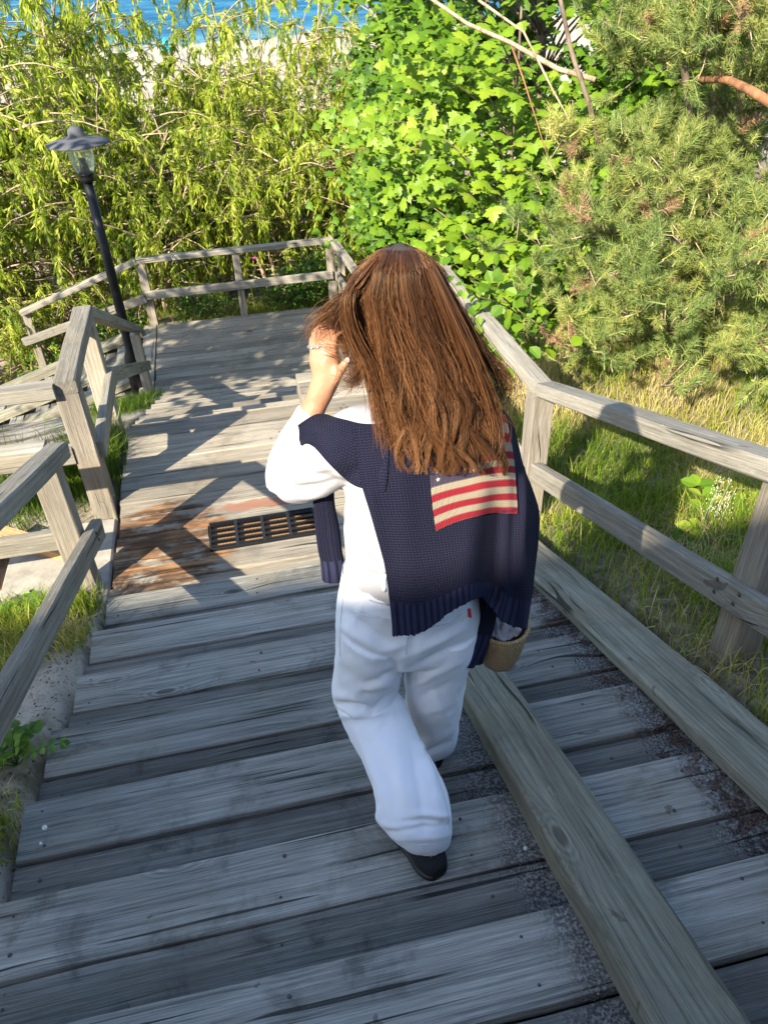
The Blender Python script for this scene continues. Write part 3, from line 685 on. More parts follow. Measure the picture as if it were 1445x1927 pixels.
# leaf templates, unit length along y
NARROW = np.array([[0, 0, 0], [.105, .45, .04], [0, 1, -.16], [-.105, .45, .04]], float); NARROW_F = [[0, 1, 2, 3]]
OVAL = np.array([[0, 0, 0], [.26, .25, .05], [.34, .52, .05], [.2, .82, -.02], [0, 1, -.08], [-.2, .82, -.02], [-.34, .52, .05], [-.26, .25, .05], [0, .5, -.03]], float)
OVAL_F = [[8, 0, 1], [8, 1, 2], [8, 2, 3], [8, 3, 4], [8, 4, 5], [8, 5, 6], [8, 6, 7], [8, 7, 0]]
def maple_outline():
    half = [(.0, -.02), (.12, -.10), (.30, -.06), (.50, -.04), (.40, .08), (.60, .20), (.74, .30), (.50, .36), (.46, .44), (.27, .42), (.33, .62), (.22, .64), (.20, .74), (.10, .80), (0, 1.0)]
    pts = half + [(-x, y) for x, y in half[-2:0:-1]]
    return np.array(pts)
mo = maple_outline(); 
MAPLE = np.vstack([[0, .25, .03], np.column_stack([mo[:, 0], mo[:, 1], -.18 * np.abs(mo[:, 0]) - .12 * np.maximum(mo[:, 1] - .4, 0)])])
MAPLE_F = [[0, i + 1, (i + 1) % len(mo) + 1] for i in range(len(mo))]
ml = np.array([(0, 0), (.30, -.06), (.40, .08), (.74, .30), (.46, .44), (.33, .62), (0, 1), (-.33, .62), (-.46, .44), (-.74, .30), (-.40, .08), (-.30, -.06)])
MLOW = np.vstack([[0, .25, .03], np.column_stack([ml[:, 0], ml[:, 1], -.18 * np.abs(ml[:, 0]) - .12 * np.maximum(ml[:, 1] - .4, 0)])]); MLOW_F = [[0, i + 1, (i + 1) % 12 + 1] for i in range(12)]
# ---- willow thicket
def willow_mesh(seed, h=4.6, r=1.5, nshoot=300, low=.0):
    rs = np.random.RandomState(seed); st_ = Acc(); shoots = []
    ns = 11
    for s_ in range(ns):
        a = rs.uniform(0, 6.28); lean = rs.uniform(.15, .62) * r; hh = h * rs.uniform(.62, 1.0)
        n = 14; t = np.linspace(0, 1, n)[:, None]
        base = np.array([math.cos(a), math.sin(a), 0]) * rs.uniform(0, .25)
        d = np.array([math.cos(a), math.sin(a), 0])
        pts = base + d * lean * t ** 1.3 * 1.5 + np.array([0, 0, 1]) * hh * (t - .10 * t ** 3)
        pts += np.cumsum(rs.normal(0, .028, (n, 3)), 0) * t
        st_.tube(pts, np.linspace(.035, .006, n) * rs.uniform(.6, 1.1), 5, rs.uniform(0, 1))
        for b in range(13):
            k = rs.randint(2, n - 1); p = pts[k]; a2 = rs.uniform(0, 6.28); L = rs.uniform(.4, 1.1) * (.5 + .5 * r)
            dd = np.array([math.cos(a2), math.sin(a2), rs.uniform(.1, .9)]); m = 8; u = np.linspace(0, 1, m)[:, None]
            q = p + dd * L * u + np.array([0, 0, -.35 * L]) * u ** 2 + np.cumsum(rs.normal(0, .016, (m, 3)), 0) * u
            st_.tube(q, np.linspace(.012, .003, m) * rs.uniform(.7, 1.3), 4, rs.uniform(0, 1))
            for g_ in range(5): shoots.append((q[rs.randint(2, m)], dd, 1 - (h - q[-1][2]) / h))
        for g_ in range(5): shoots.append((pts[-1 - rs.randint(0, 3)], d + rs.normal(0, .4, 3), 1))
    rs.shuffle(shoots); shoots = shoots[:nshoot]
    P = []; D = []; T = []; tw = []
    for (p, d, hf) in shoots:
        if p[2] < low * h and rs.rand() < .8: continue
        L = rs.uniform(.25, .62); m = rs.randint(22, 38); u = np.linspace(.05, 1, m)
        dh = np.array([d[0], d[1], 0]); dh = dh / (np.linalg.norm(dh) + 1e-6) + rs.normal(0, .5, 3) * (1, 1, 0)
        q = p + (dh * .45)[None] * L * u[:, None] + np.array([0, 0, 1.]) * (L * (.50 * u - .95 * u ** 2))[:, None]
        tang = np.gradient(q, axis=0); side = unit(np.cross(tang, rs.normal(size=3))) * np.where(np.arange(m) % 2, 1, -1)[:, None]
        dl = unit(tang) * .9 + side * .55 + np.array([0, 0, -.55])
        P.append(q); D.append(dl + rs.normal(0, .30, (m, 3))); T.append(np.full(m, np.clip(rs.normal(.44 + .22 * hf, .17), 0, 1)) + rs.normal(0, .12, m))
        tw.append(q[:: max(1, m // 4)])
    P = np.vstack(P); D = np.vstack(D); T = np.concatenate(T)
    R = frame_from(D, unit(np.array([-.5, -.5, .6]) + rs.normal(0, .55, D.shape)))
    fol = joined('foliage', [scatter(NARROW, NARROW_F, R, P, rs.uniform(.070, .130, len(P)), T)])
    for q in tw:
        if len(q) > 2: st_.tube(q, .0022, 3, rs.uniform(.3, 1))
    return fol, st_.mesh('stems')
WV = [willow_mesh(11 + i, h, r, n, lo) for i, (h, r, n, lo) in enumerate([(4.9, 1.5, 680, .42), (4.4, 1.7, 680, .40), (3.5, 1.4, 600, .34), (2.4, 1.1, 420, .25)])]
def put_willow(x, y, v, s, rz, label, group='willow shrubs in the thicket behind the platform'):
    z = float(ground_h(x, y)) - .05
    t = thing('willow_shrub', (x, y, z), label, 'shrub', group)
    for me, mt, nm in ((WV[v][0], 'willow', 'foliage'), (WV[v][1], 'twig', 'stems')):
        o = bpy.data.objects.new(nm, me); COL.objects.link(o); o.parent = t
        if nm == 'foliage': o['kind'] = 'stuff'
        if not me.materials: me.materials.append(M[mt])
    t.rotation_euler = (0, 0, rz); t.scale = (s, s, s)
    return t
WL = [
 (-3.6, 13.4, 0, .95, 'willow shrub at the left picture edge level with the lamp hood'), (-2.4, 13.6, 2, 1.0, 'willow shrub directly behind the glass lamp head'),
 (-1.2, 13.3, 3, 1.25, 'short willow shrub right behind the left corner of the platform rail'), (-.2, 13.9, 2, 1.0, 'twiggy willow shrub behind the middle of the platform rail'),
 (.9, 13.4, 3, 1.2, 'short willow shrub behind the right half of the platform rail'), (1.9, 13.9, 3, 1.3, 'thin willow shrub behind the right corner post of the platform'),
 (-4.4, 15.2, 0, 1.1, 'tall willow at the upper left corner of the view, hanging over the sea'), (-2.9, 15.8, 0, 1.15, 'tall willow left of the open patch of sea'),
 (-1.7, 15.4, 1, .98, 'willow below the turquoise shelter on the beach'), (-.4, 16.2, 2, 1.10, 'yellowish willow just right of the lamp'),
 (.8, 15.6, 0, .98, 'tall willow under the strip of beach in the middle'), (2.2, 16.2, 0, 1.0, 'willow beside the maple, its top against the sand'),
 (-3.9, 18.5, 1, 1.1, 'farther willow at the left seen through the lamp side shrubs'), (-2.2, 19, 2, 1.15, 'farther willow below the far beach on the left'),
 (1.1, 19, 0, 1.05, 'farther willow whose top stands against the sea in the middle'), (2.9, 18.6, 1, 1.1, 'farther willow beside the maple crown'),
 (-5.6, 17.0, 1, 1.1, 'willow beyond the upper left corner with its branches in the frame'),
 (3.3, 14.6, 2, 1.1, 'willow half hidden behind the maple leaves'), (-3.1, 12.4, 3, .75, 'low willow clump above the sloping bleached rail'), (-4.9, 12.9, 2, .9, 'willow clump at the left edge above the sandy path'),
 (2.8, 12.9, 3, 1.1, 'low tangled shrub between platform corner and maple')]
for i, (x, y, v, s, lb) in enumerate(WL): put_willow(x, y, v, s * ((1.32 if x < -2.3 else 1.15) if v < 3 else 1.05), i * 1.37, lb)

# ---- broad low rose bushes behind the platform rail
def bush(name, cx, cy, rx, ry, h, n, size, mat, label, cat, tmpl=(OVAL, OVAL_F), group=None, tl=(.25, .8), seed=3):
    rs = np.random.RandomState(seed); z0 = float(ground_h(cx, cy)) - .03
    t = thing(name, (cx, cy, z0), label, cat, group); sa = Acc(); P = []; D = []
    for s_ in range(26):
        a = rs.uniform(0, 6.28); r_ = rs.uniform(.3, 1); m = 7; u = np.linspace(0, 1, m)[:, None]
        e = np.array([math.cos(a) * rx * r_, math.sin(a) * ry * r_, h * rs.uniform(.6, 1.05) * (1 - .3 * r_ * r_)])
        q = np.array([0, 0, 0]) + e * u + np.array([0, 0, h * .2]) * np.sin(u * 3.14) + np.cumsum(rs.normal(0, .02, (m, 3)), 0)
        sa.tube(q + np.array([cx, cy, z0]), np.linspace(.009, .003, m), 4, rs.rand())
        for k in range(n // 26):
            i_ = min(int(rs.uniform(.25, 1) ** .6 * m), m - 1); P.append(q[i_] + rs.normal(0, .09, 3)); D.append(np.array([math.cos(a), math.sin(a), 0]) * .5 + rs.normal(0, .7, 3) + np.array([0, 0, -.1]))
    P = np.array(P) + np.array([cx, cy, z0]); D = np.array(D); R = frame_from(D, unit(np.array([-.2, -.4, 1]) + rs.normal(0, .35, D.shape)))
    T = rs.uniform(tl[0], tl[1], len(P)); f = link('foliage', joined('foliage', [scatter(tmpl[0], tmpl[1], R, P, rs.uniform(.7, 1.25, len(P)) * size, T)]), t, M[mat]); f['kind'] = 'stuff'
    link('stems', sa.mesh('stems'), t, M['twig']); return t, P
G_ = 'low rose bushes behind the platform rail'
bush('rose_bush', .95, 11.95, .75, .40, .75, 1500, .055, 'rose', 'dense green rose bush behind the right half of the platform rail', 'shrub', group=G_, seed=3)
bush('rose_bush', 1.5, 12.4, .6, .45, .9, 1100, .055, 'rose', 'green rose bush behind the right corner post of the platform', 'shrub', group=G_, seed=4)
bush('rose_bush', -.5, 11.95, .6, .3, .5, 700, .055, 'rose', 'sparse green bush behind the left half of the platform rail', 'shrub', group=G_, seed=5)
bush('rose_bush', -2.0, 12.0, .7, .35, .6, 800, .06, 'rose', 'green bush between lamp post and sloping bleached rail', 'shrub', group=G_, seed=6)
bush('rose_bush', -2.9, 12.1, .6, .35, .6, 700, .06, 'rose', 'green bush behind the low end of the sloping bleached rail', 'shrub', group=G_, seed=7)
# pink rose flower
fp = at(479, 487, 11.75); fl = thing('rose_flower', tuple(fp), 'single pink rose flower behind the platform rail', 'flower')
pk = simple('pink_petal', (.75, .05, .35), .6)
for i in range(5):
    a = i * 1.2566; d = np.array([[math.cos(a), math.sin(a), .35]]); R = frame_from(d, np.array([[-.3, -.6, .8]]))
    V, F, T = scatter(OVAL * (1.5, 1, 1), OVAL_F, R, np.array([fp]), [.042], np.array([.5])); link('petal', joined('petal', [(V, F, T)]), fl, pk)

# ---- maple
def maple_tree():
    rs = np.random.RandomState(21); bx_, by_ = 3.95, 9.7; z0 = float(ground_h(bx_, by_)) - .1
    t = thing('maple_tree', (bx_, by_, z0), 'broad bright green maple with large lobed leaves right of the platform', 'tree')
    sa = Acc(); m = 14; u = np.linspace(0, 1, m)[:, None]
    trunk = np.array([bx_, by_, z0]) + np.array([-.15, -.4, 6.6]) * u + np.cumsum(rs.normal(0, .03, (m, 3)), 0)
    sa.tube(trunk, np.linspace(.10, .02, m), 8); link('trunk', sa.mesh('trunk'), t, M['bark'])
    P = []; D = []; T = []; big = []
    nb = 135; ends = []
    for b in range(nb):
        # leafy branch ends spread over the side of the crown that faces the stairs, the rest behind
        f = rs.rand()
        zz = z0 + .3 + 6.0 * f ** .9
        a = rs.uniform(math.pi * .75, math.pi * 1.75)
        rr = (1.55 + .75 * math.sin(f * 3.0)) * rs.uniform(.45, 1.0)
        e = np.array([bx_ + math.cos(a) * rr * 1.0, by_ + math.sin(a) * rr * 1.25, zz]); ends.append(e)
    for e in ends:
        i0 = int(np.clip((e[2] - z0) / 6.6 * m - 2, 0, m - 2)); s0 = trunk[i0]; k = 7; u2 = np.linspace(0, 1, k)[:, None]
        q = s0 + (e - s0) * u2 + np.array([0, 0, .25]) * np.sin(u2 * 3.1) + np.cumsum(rs.normal(0, .03, (k, 3)), 0) * u2
        br = Acc(); br.tube(q, np.linspace(.018, .004, k), 5)
        ends_i = q[-1]
        if rs.rand() < .5: link('branch', br.mesh('branch'), t, M['bark'])
        else: extra.add(*tube_arrays(q, np.linspace(.018, .004, k), 5)) if False else sb.append((q, k))
        out = unit((ends_i - np.array([bx_, by_, ends_i[2]]))[None])[0]
        n = 88
        # leaves in flat tiers that droop outwards
        loc = rs.normal(0, 1, (n, 3)) * (.33, .33, .13)
        pp = ends_i + loc + np.array([0, 0, -.10]) * (np.linalg.norm(loc[:, :2], axis=1)[:, None]) 
        d = out + loc * (1.2, 1.2, 0) + np.array([0, 0, -.55]) + rs.normal(0, .25, (n, 3))
        P.append(pp); D.append(d); 
        up_ = np.clip((ends_i[2] - z0) / 6, 0, 1); T.append(np.clip(rs.normal(.42, .10) + rs.normal(0, .10, n) + .06 * up_, .05, .95))
    P = np.vstack(P); D = np.vstack(D); T = np.concatenate(T); n = len(P)
    up = unit(np.array([-.55, -.65, .75]) + rs.normal(0, .33, (n, 3)))
    R = frame_from(D, up); S = rs.uniform(.060, .115, n)
    depth = P @ np.array([.12, .97, 0]) ; order = np.argsort(depth)
    near = order[:230]; far = order[230:]
    f_ = link('foliage', joined('foliage', [scatter(MAPLE, MAPLE_F, R[order[230:3200]], P[order[230:3200]], S[order[230:3200]], T[order[230:3200]]), scatter(MLOW, MLOW_F, R[order[3200:]], P[order[3200:]], S[order[3200:]], T[order[3200:]])]), t, M['maple']); f_['kind'] = 'stuff'
    for (q, k) in sb: pass
    return t, near, P, R, S, T
sb = []
MT, near, mp, mr, ms, mtt = maple_tree()
a = Acc()
for (q, k) in sb: a.tube(q, np.linspace(.016, .004, k), 4)
o = link('small_branches', a.mesh('small_branches'), MT, M['bark']); o['kind'] = 'stuff'
LM = []
for i in range(6):
    me = mesh_np('leaf', MAPLE, [np.array(MAPLE_F)], np.full(len(MAPLE), .35 + .1 * i)); me.materials.append(M['maple']); LM.append(me)
def leaf_obj(me, parent, p, R, s, name='leaf'):
    o = bpy.data.objects.new(name, me); COL.objects.link(o); o.parent = parent; q = wloc(parent)
    o.matrix_basis = Matrix([[R[r][c] * s for c in range(3)] + [p[r] - q[r]] for r in range(3)] + [[0, 0, 0, 1]]); return o
for i in near: leaf_obj(LM[int(np.clip(mtt[i], 0, .99) * 6)], MT, mp[i], mr[i], ms[i])
# foreground spray of a second, nearer maple sapling: biggest leaves in the picture
def spray_tree(name, base, targets, label, n_each, size, seed, spread=.24, cat='tree', tm=(.5, .1)):
    rs = np.random.RandomState(seed); t = thing(name, tuple(base), label, cat); base = np.array(base)
    tips = [np.array(x) for x in targets]; topz = max(x[2] for x in tips) + .2
    m = 10; u = np.linspace(0, 1, m)[:, None]; cen = np.mean(tips, 0); tr = base + np.array([0, 0, topz - base[2]]) * u + np.cumsum(rs.normal(0, .02, (m, 3)), 0)
    a = Acc(); a.tube(tr, np.linspace(.035, .01, m), 6); link('trunk', a.mesh('trunk'), t, M['bark'])
    cnt = 0
    for e in tips:
        j = int(np.clip((e[2] - base[2]) / (topz - base[2]) * m - 2, 0, m - 1)); k = 8; u2 = np.linspace(0, 1, k)[:, None]
        q = tr[j] + (e - tr[j]) * u2 + np.array([0, 0, .12]) * np.sin(u2 * 3.1) + np.cumsum(rs.normal(0, .012, (k, 3)), 0) * u2
        b = Acc(); b.tube(q, np.linspace(.011, .003, k), 5); link('branch', b.mesh('branch'), t, M['bark'])
        for c in range(n_each):
            p = q[-1] + rs.normal(0, 1, 3) * (spread, spread, spread * .45); d = unit((p - tr[j])[None])[0] * (1, 1, .2) + np.array([0, 0, -.5]) + rs.normal(0, .25, 3)
            R = frame_from(d[None], unit(np.array([[-.45, -.65, .8]]) + rs.normal(0, .3, (1, 3))))[0]
            tt = float(np.clip(rs.normal(tm[0], tm[1]), 0, .99)); leaf_obj(LM[int(tt * 6)], t, p, R, size * rs.uniform(.75, 1.3)); cnt += 1
    return t
tg = [at(*p) for p in [(900, 250, 7.0), (940, 400, 6.6), (870, 430, 7.0), (830, 330, 7.4), (960, 190, 6.8), (1000, 300, 6.6), (790, 150, 8.0), (750, 240, 8.2), (850, 120, 7.6), (900, 520, 6.6), (760, 350, 8.4), (985, 470, 6.4), (800, 250, 7.6), (930, 60, 7.2), (820, 480, 7.6), (900, 330, 6.9)]]
spray_tree('maple_sapling', (2.9, 7.6, float(ground_h(2.9, 7.6))), tg, 'nearer yellow green maple sapling with the largest leaves, above and right of her head', 22, .115, 31, .27, tm=(.66, .13))
# broadleaf bush with rounded leaves just right of her hair
def roundleaf():
    rs = np.random.RandomState(41); c = at(985, 610, 5.9); z0 = float(ground_h(c[0] + .15, 6.0))
    t = thing('linden_sapling', (c[0] + .15, 6.0, z0), 'sapling with rounded bright leaves right of her hair by the landing rail', 'tree')
    me = []
    for i in range(5): m_ = mesh_np('leaf', OVAL * (1.25, 1, 1), [np.array(OVAL_F)], np.full(len(OVAL), .3 + .12 * i)); m_.materials.append(M['maple']); me.append(m_)
    tips = [at(*p) for p in [(930, 560, 6.0), (985, 600, 5.8), (1010, 660, 5.6), (960, 640, 5.8), (1000, 550, 6.0), (1030, 610, 5.8), (975, 700, 5.4), (1000, 720, 5.3), (900, 590, 6.2), (940, 690, 5.6), (902, 560, 4.5), (922, 596, 4.4), (885, 530, 4.8), (942, 628, 4.3)]]
    for e in tips:
        k = 8; u2 = np.linspace(0, 1, k)[:, None]; s0 = np.array([c[0] + .15, 6.0, z0]); q = s0 + (e - s0) * u2 + np.array([.1, 0, .1]) * np.sin(u2 * 3.1)
        b = Acc(); b.tube(q, np.linspace(.010, .003, k), 5); link('branch', b.mesh('branch'), t, M['bark'])
        for cc in range(26):
            p = e + rs.normal(0, 1, 3) * (.15, .15, .14); d = rs.normal(0, .6, 3) + np.array([-.3, -.5, -.35]); R = frame_from(d[None], unit(np.array([[-.4, -.6, .8]]) + rs.normal(0, .3, (1, 3))))[0]
            leaf_obj(me[rs.randint(5)], t, p, R, rs.uniform(.055, .10))
roundleaf()
# dense leafy backing right: more shrubs behind maple and pine
for (cx, cy, rx, ry, h, n, lb) in [(2.6, 8.2, .9, .8, 1.5, 2600, 'dark green understorey shrub below the maple'), (4.6, 8.4, 1.3, 1.1, 3.4, 5200, 'leafy shrub behind the pine at the right'), (5.9, 9.8, 1.5, 1.3, 4.6, 5200, 'tall leafy shrub behind the pine near the upper right corner'), (3.9, 11.6, 1.4, 1.2, 5.4, 5200, 'tall leafy tree behind the maple crown'), (3.5, 13.4, 1.3, 1.0, 6.2, 4200, 'farthest tall leafy tree hiding the beach above the maple'), (2.4, 10.6, .8, .8, 2.2, 2400, 'leafy shrub right behind the platform side rail')]:
    bush('leafy_shrub', cx, cy, rx, ry, h, n, .10, 'maple', lb, 'shrub', (MLOW, MLOW_F), group='leafy shrubs behind maple and pine', tl=(.1, .55), seed=int(cx * 10))

# ---- pine
NEED = []
def shoot_template(seed, n=150, L=.13, nl=.058, thick=.0021):
    rs = np.random.RandomState(seed); V = []; F = []; T = []
    for i in range(n):
        u = (i + rs.rand()) / n; a = i * 2.4 + rs.uniform(-.3, .3); y = L * u ** .9
        tilt = math.radians(70 - 36 * u + rs.uniform(-10, 10)); d = np.array([math.cos(a) * math.sin(tilt), math.cos(tilt), math.sin(a) * math.sin(tilt)])
        l = nl * rs.uniform(.75, 1.15) * (1 - .25 * u); s = unit(np.cross(d, rs.normal(size=3))[None])[0] * thick
        b = np.array([0, y, 0]); k = len(V); V += [b - s, b + s, b + d * l]; F.append([k, k + 1, k + 2]); tt = rs.normal(0, .10); T += [tt - .08, tt - .08, tt + .10]
    # stem
    Vs, Q, T3 = tube_arrays([[0, -.02, 0], [0, L * .5, 0], [0, L * 1.02, 0]], [.0050, .0042, .003], 4); k = len(V); V = np.vstack([np.array(V), Vs]); F = np.vstack([np.array(F), np.vstack([Q[:, [0, 1, 2]], Q[:, [0, 2, 3]], T3]) + k]); T = np.concatenate([T, np.full(len(Vs), .35)])
    return V, F, T
SH = [shoot_template(i, 84, .12, .064, .0024) for i in range(3)]
def catmull0(P, n):
    P = np.asarray(P, float); t = np.linspace(0, len(P) - 1, n); k = np.arange(len(P)); return np.stack([np.interp(t, k, P[:, i]) for i in range(3)], 1)
def pine_tree():
    rs = np.random.RandomState(51); bx_, by_ = 4.4, 6.3; z0 = float(ground_h(bx_, by_)) - .1
    t = thing('pine_tree', (bx_, by_, z0), 'bushy pine with orange bark filling the right side above the railing', 'tree')
    trunks = []
    for (dx, dy, h, r) in ((0, 0, 5.6, .12), (-.55, -.35, 4.6, .075), (.45, -.9, 4.8, .09)):
        m = 12; u = np.linspace(0, 1, m)[:, None]; q = np.array([bx_ + dx * .3, by_ + dy * .3, z0]) + np.array([dx, dy, h]) * u + np.cumsum(rs.normal(0, .03, (m, 3)), 0)
        a = Acc(); a.tube(q, np.linspace(r, .03, m), 8); link('trunk', a.mesh('trunk'), t, M['pinebark']); trunks.append(q)
    P = []; D = []; T = []; dead = Acc(); PD = []; DD = []
    boughs = []
    for (x, y, Y) in [(960, 300, 5.2), (940, 430, 5.0), (1000, 480, 4.6), (960, 560, 4.8), (1060, 560, 4.3), (1040, 400, 4.7), (1100, 330, 4.9), (1180, 300, 4.9), (1120, 450, 4.3), (1200, 420, 4.4), (1150, 540, 4.0),
                      (1250, 360, 4.6), (1320, 330, 4.7), (1290, 430, 4.2), (1380, 400, 4.3), (1430, 470, 4.0), (1240, 520, 3.9), (1330, 540, 3.8), (1420, 580, 3.7), (1090, 640, 4.2), (1180, 620, 3.9), (1270, 640, 3.9), (1360, 650, 3.8), (1440, 680, 3.8),
                      (1150, 700, 4.1), (1250, 720, 3.95), (1060, 30, 5.4), (1130, 60, 5.2), (1200, 40, 5.0), (1280, 70, 4.7), (1350, 40, 4.5), (1420, 80, 4.3), (1180, 120, 5.2), (1260, 130, 4.9), (1370, 150, 4.6), (1440, 210, 4.5), (1320, 10, 4.6), (1430, 10, 4.2),
                      (1010, 640, 4.6), (1400, 300, 4.8), (1080, 470, 4.7), (1350, 480, 4.2), (1210, 570, 4.1), (1130, 390, 4.8), (1050, 690, 4.3), (1390, 720, 3.9)]:
        boughs.append(at(x, y, Y))
    for b in range(46): boughs.append(np.array([rs.uniform(2.9, 6.2), rs.uniform(5.0, 7.4), z0 + rs.uniform(.3, 5.2)]))
    sm = Acc()
    for pts_, rr_, mt_ in (([(1310, 150, 4.9), (1370, 150, 4.5), (1420, 175, 4.3), (1480, 215, 4.2)], [.016, .022, .028, .032], 'pinebark'), ([(1300, 250, 5.0), (1290, 150, 5.0), (1275, 60, 5.0), (1260, -40, 5.0)], [.024, .024, .022, .02], 'bark'), ([(1130, 290, 5.4), (1110, 200, 5.4), (1075, 100, 5.5), (1050, -20, 5.6)], [.018, .018, .015, .014], 'bark')):
        b_ = Acc(); b_.tube(catmull0([at(*q_) for q_ in pts_], 12), np.interp(np.linspace(0, 1, 12), np.linspace(0, 1, 4), rr_), 8); link('limb', b_.mesh('limb'), t, M[mt_])
    for bi, e in enumerate(boughs):
        q0 = trunks[rs.randint(3)]; j = int(np.clip((e[2] + .25 - z0) / 4.8 * 12, 0, 11)); s0 = q0[j]
        k = 12; u2 = np.linspace(0, 1, k)[:, None]
        q = s0 + (e - s0) * u2 + np.array([0, 0, -.22]) * np.sin(u2 * 3.1) + np.cumsum(rs.normal(0, .02, (k, 3)), 0) * u2
        Lb = np.linalg.norm(e - s0)
        b_ = Acc(); b_.tube(q[:10], np.linspace(.018, .004, 10), 6); link('bough', b_.mesh('bough'), t, M['twig'] if bi % 3 else M['pinebark'])
        base_t = rs.normal(.50, .10); front = bi < 46
        outd = unit((q[-1] - q[-4])[None])[0]
        ntw = 19 if front else 8
        for tw in range(ntw):
            f = rs.uniform(.30, 1.0) ** .7; idx = min(int(f * (k - 1)), k - 1); p0 = q[idx]
            side = unit((outd * .8 + rs.normal(0, .62, 3) + np.array([0, -.1, .38]))[None])[0]; Lt = rs.uniform(.10, .30)
            p1 = p0 + side * Lt + np.array([0, 0, .04]); sm.tube([p0, (p0 + p1) / 2 + rs.normal(0, .012, 3), p1], [.005, .004, .003], 4)
            dead_ = rs.rand() < .035
            for c in range(3 if front else 2):
                pp = p1 - side * (.03 * c) + rs.normal(0, .03, 3); dd = side + rs.normal(0, .5, 3) + np.array([0, -.1, .6])
                (PD if dead_ else P).append(pp); (DD if dead_ else D).append(dd); 
                if not dead_: T.append(np.clip(base_t + rs.normal(0, .10) , .02, .98))
        for c in range(9):  # bare dead twigs
            idx = rs.randint(2, k - 3); p0 = q[idx]; dv = rs.normal(0, 1, 3); dv[2] -= .3; dv = unit(dv[None])[0] * rs.uniform(.15, .45); mm = 6; u3 = np.linspace(0, 1, mm)[:, None]
            sm.tube(p0 + dv * u3 + np.cumsum(rs.normal(0, .018, (mm, 3)), 0), np.linspace(.0035, .0012, mm), 3, rs.rand())
    P = np.array(P); D = np.array(D); T = np.array(T); n = len(P); R = frame_from(D, rs.normal(size=(n, 3))); S = rs.uniform(.8, 1.25, n)
    v = rs.randint(0, 3, n); parts = []
    for i in range(3):
        k = v == i; V_, F_, T_ = scatter(SH[i][0], SH[i][1], R[k], P[k], S[k], T[k], SH[i][2]); parts.append((V_, F_, T_))
    o = link('needles', joined('needles', parts), t, M['pine']); o['kind'] = 'stuff'
    PD = np.array(PD); DD = np.array(DD); R = frame_from(DD, rs.normal(size=(len(PD), 3))); V_, F_, T_ = scatter(SH[0][0], SH[0][1], R, PD, np.full(len(PD), 1.), np.full(len(PD), .5))
    o = link('dead_needles', joined('dead_needles', [(V_, F_, T_)]), t, M['deadneedle']); o['kind'] = 'stuff'
    o = link('twigs', sm.mesh('twigs'), t, M['twig']); o['kind'] = 'stuff'
    return n
npine = pine_tree()
# long bare branches in front of the maple
br = thing('fallen_branch', tuple(at(1110, 140, 5.6)), 'long pale bare branch slanting across the maple leaves at the top', 'branch')
a = Acc(); pts = [at(800, -10, 6.6), at(880, 45, 6.3), at(960, 80, 6.0), at(1050, 130, 5.7), at(1120, 150, 5.5)]; a.tube(pts, [.012, .014, .016, .018, .02], 6, .9); link('main_stem', a.mesh('main_stem'), br, M['twig'])
a = Acc(); a.tube([at(960, 80, 6.0), at(985, 150, 5.9), at(1010, 230, 5.8), at(1040, 330, 5.7)], [.008, .007, .005, .003], 5, .4); link('side_stem', a.mesh('side_stem'), br, M['pinebark'])
a = Acc(); a.tube([at(900, 0, 6.1), at(985, 60, 5.9), at(1040, 170, 5.7), at(1090, 260, 5.5)], [.010, .009, .008, .005], 5, .8); link('side_stem', a.mesh('side_stem'), br, M['twig'])

# ---- grass and small plants
GT = np.array([[-.5, 0, 0], [.5, 0, 0], [.38, .5, 0], [-.38, .5, 0], [0, 1, 0]], float)
def grass(name, pts, hts, widths, tints, label, lean=.45, seed=1):
    rs = np.random.RandomState(seed); n = len(pts); a = rs.uniform(0, 6.28, n); dx = np.stack([np.cos(a), np.sin(a), np.zeros(n)], 1)
    ln = rs.uniform(.1, 1, n)[:, None] * lean; b = rs.uniform(0, 6.28, n); ld_ = np.stack([np.cos(b), np.sin(b), np.zeros(n)], 1)
    h = np.asarray(hts)[:, None]; w_ = np.asarray(widths)[:, None]
    p0 = pts; p1 = pts + ld_ * ln * h * .28 + np.array([0, 0, 1]) * h * .55; p2 = pts + ld_ * ln * h * 1.0 + np.array([0, 0, 1]) * h * (1 - .35 * ln); 
    V = np.stack([p0 - dx * w_, p0 + dx * w_, p1 + dx * w_ * .8, p1 - dx * w_ * .8, p2], 1).reshape(-1, 3)
    k = np.arange(n)[:, None] * 5; Q = k + np.array([[0, 1, 2, 3]]); T = k + np.array([[3, 2, 4]])
    me = mesh_np(name, V, [Q, T], np.clip(np.repeat(tints, 5) + np.tile([-.12, -.12, 0, 0, .1], n), 0, 1)); o = link(name, me, None, M['grass']); meta(o, label, kind='stuff'); return o
def gfield(n, fx, hrange, seed, patch=1.6, keep=.5):
    rs = np.random.RandomState(seed); P = []
    X, Y_ = fx(rs, n); Z = ground_h(X, Y_, True)
    nz1 = np.array([noise.noise(Vector((x * patch, y * patch, seed))) for x, y in zip(X, Y_)]); nz2 = np.array([noise.noise(Vector((x * patch * 2.5, y * patch * 2.5, seed + 5))) for x, y in zip(X, Y_)])
    m = (nz1 * .6 + nz2 * .4 + rs.normal(0, .15, n)) > -keep
    return np.stack([X, Y_, Z - .01], 1)[m], rs.uniform(hrange[0], hrange[1], n)[m], nz1[m], rs
def right_f(rs, n):
    X = 1.43 + 3.8 * rs.uniform(0, 1, n) ** 1.15 ; Y_ = rs.uniform(.6, 7.5, n); return X, Y_
P, h, q, rs = gfield(66000, right_f, (.05, .20), 61, 1.2, .75)
k = ~((P[:, 0] < 1.72) & (rs.rand(len(P)) < .45)); P, h, q = P[k], h[k], q[k]
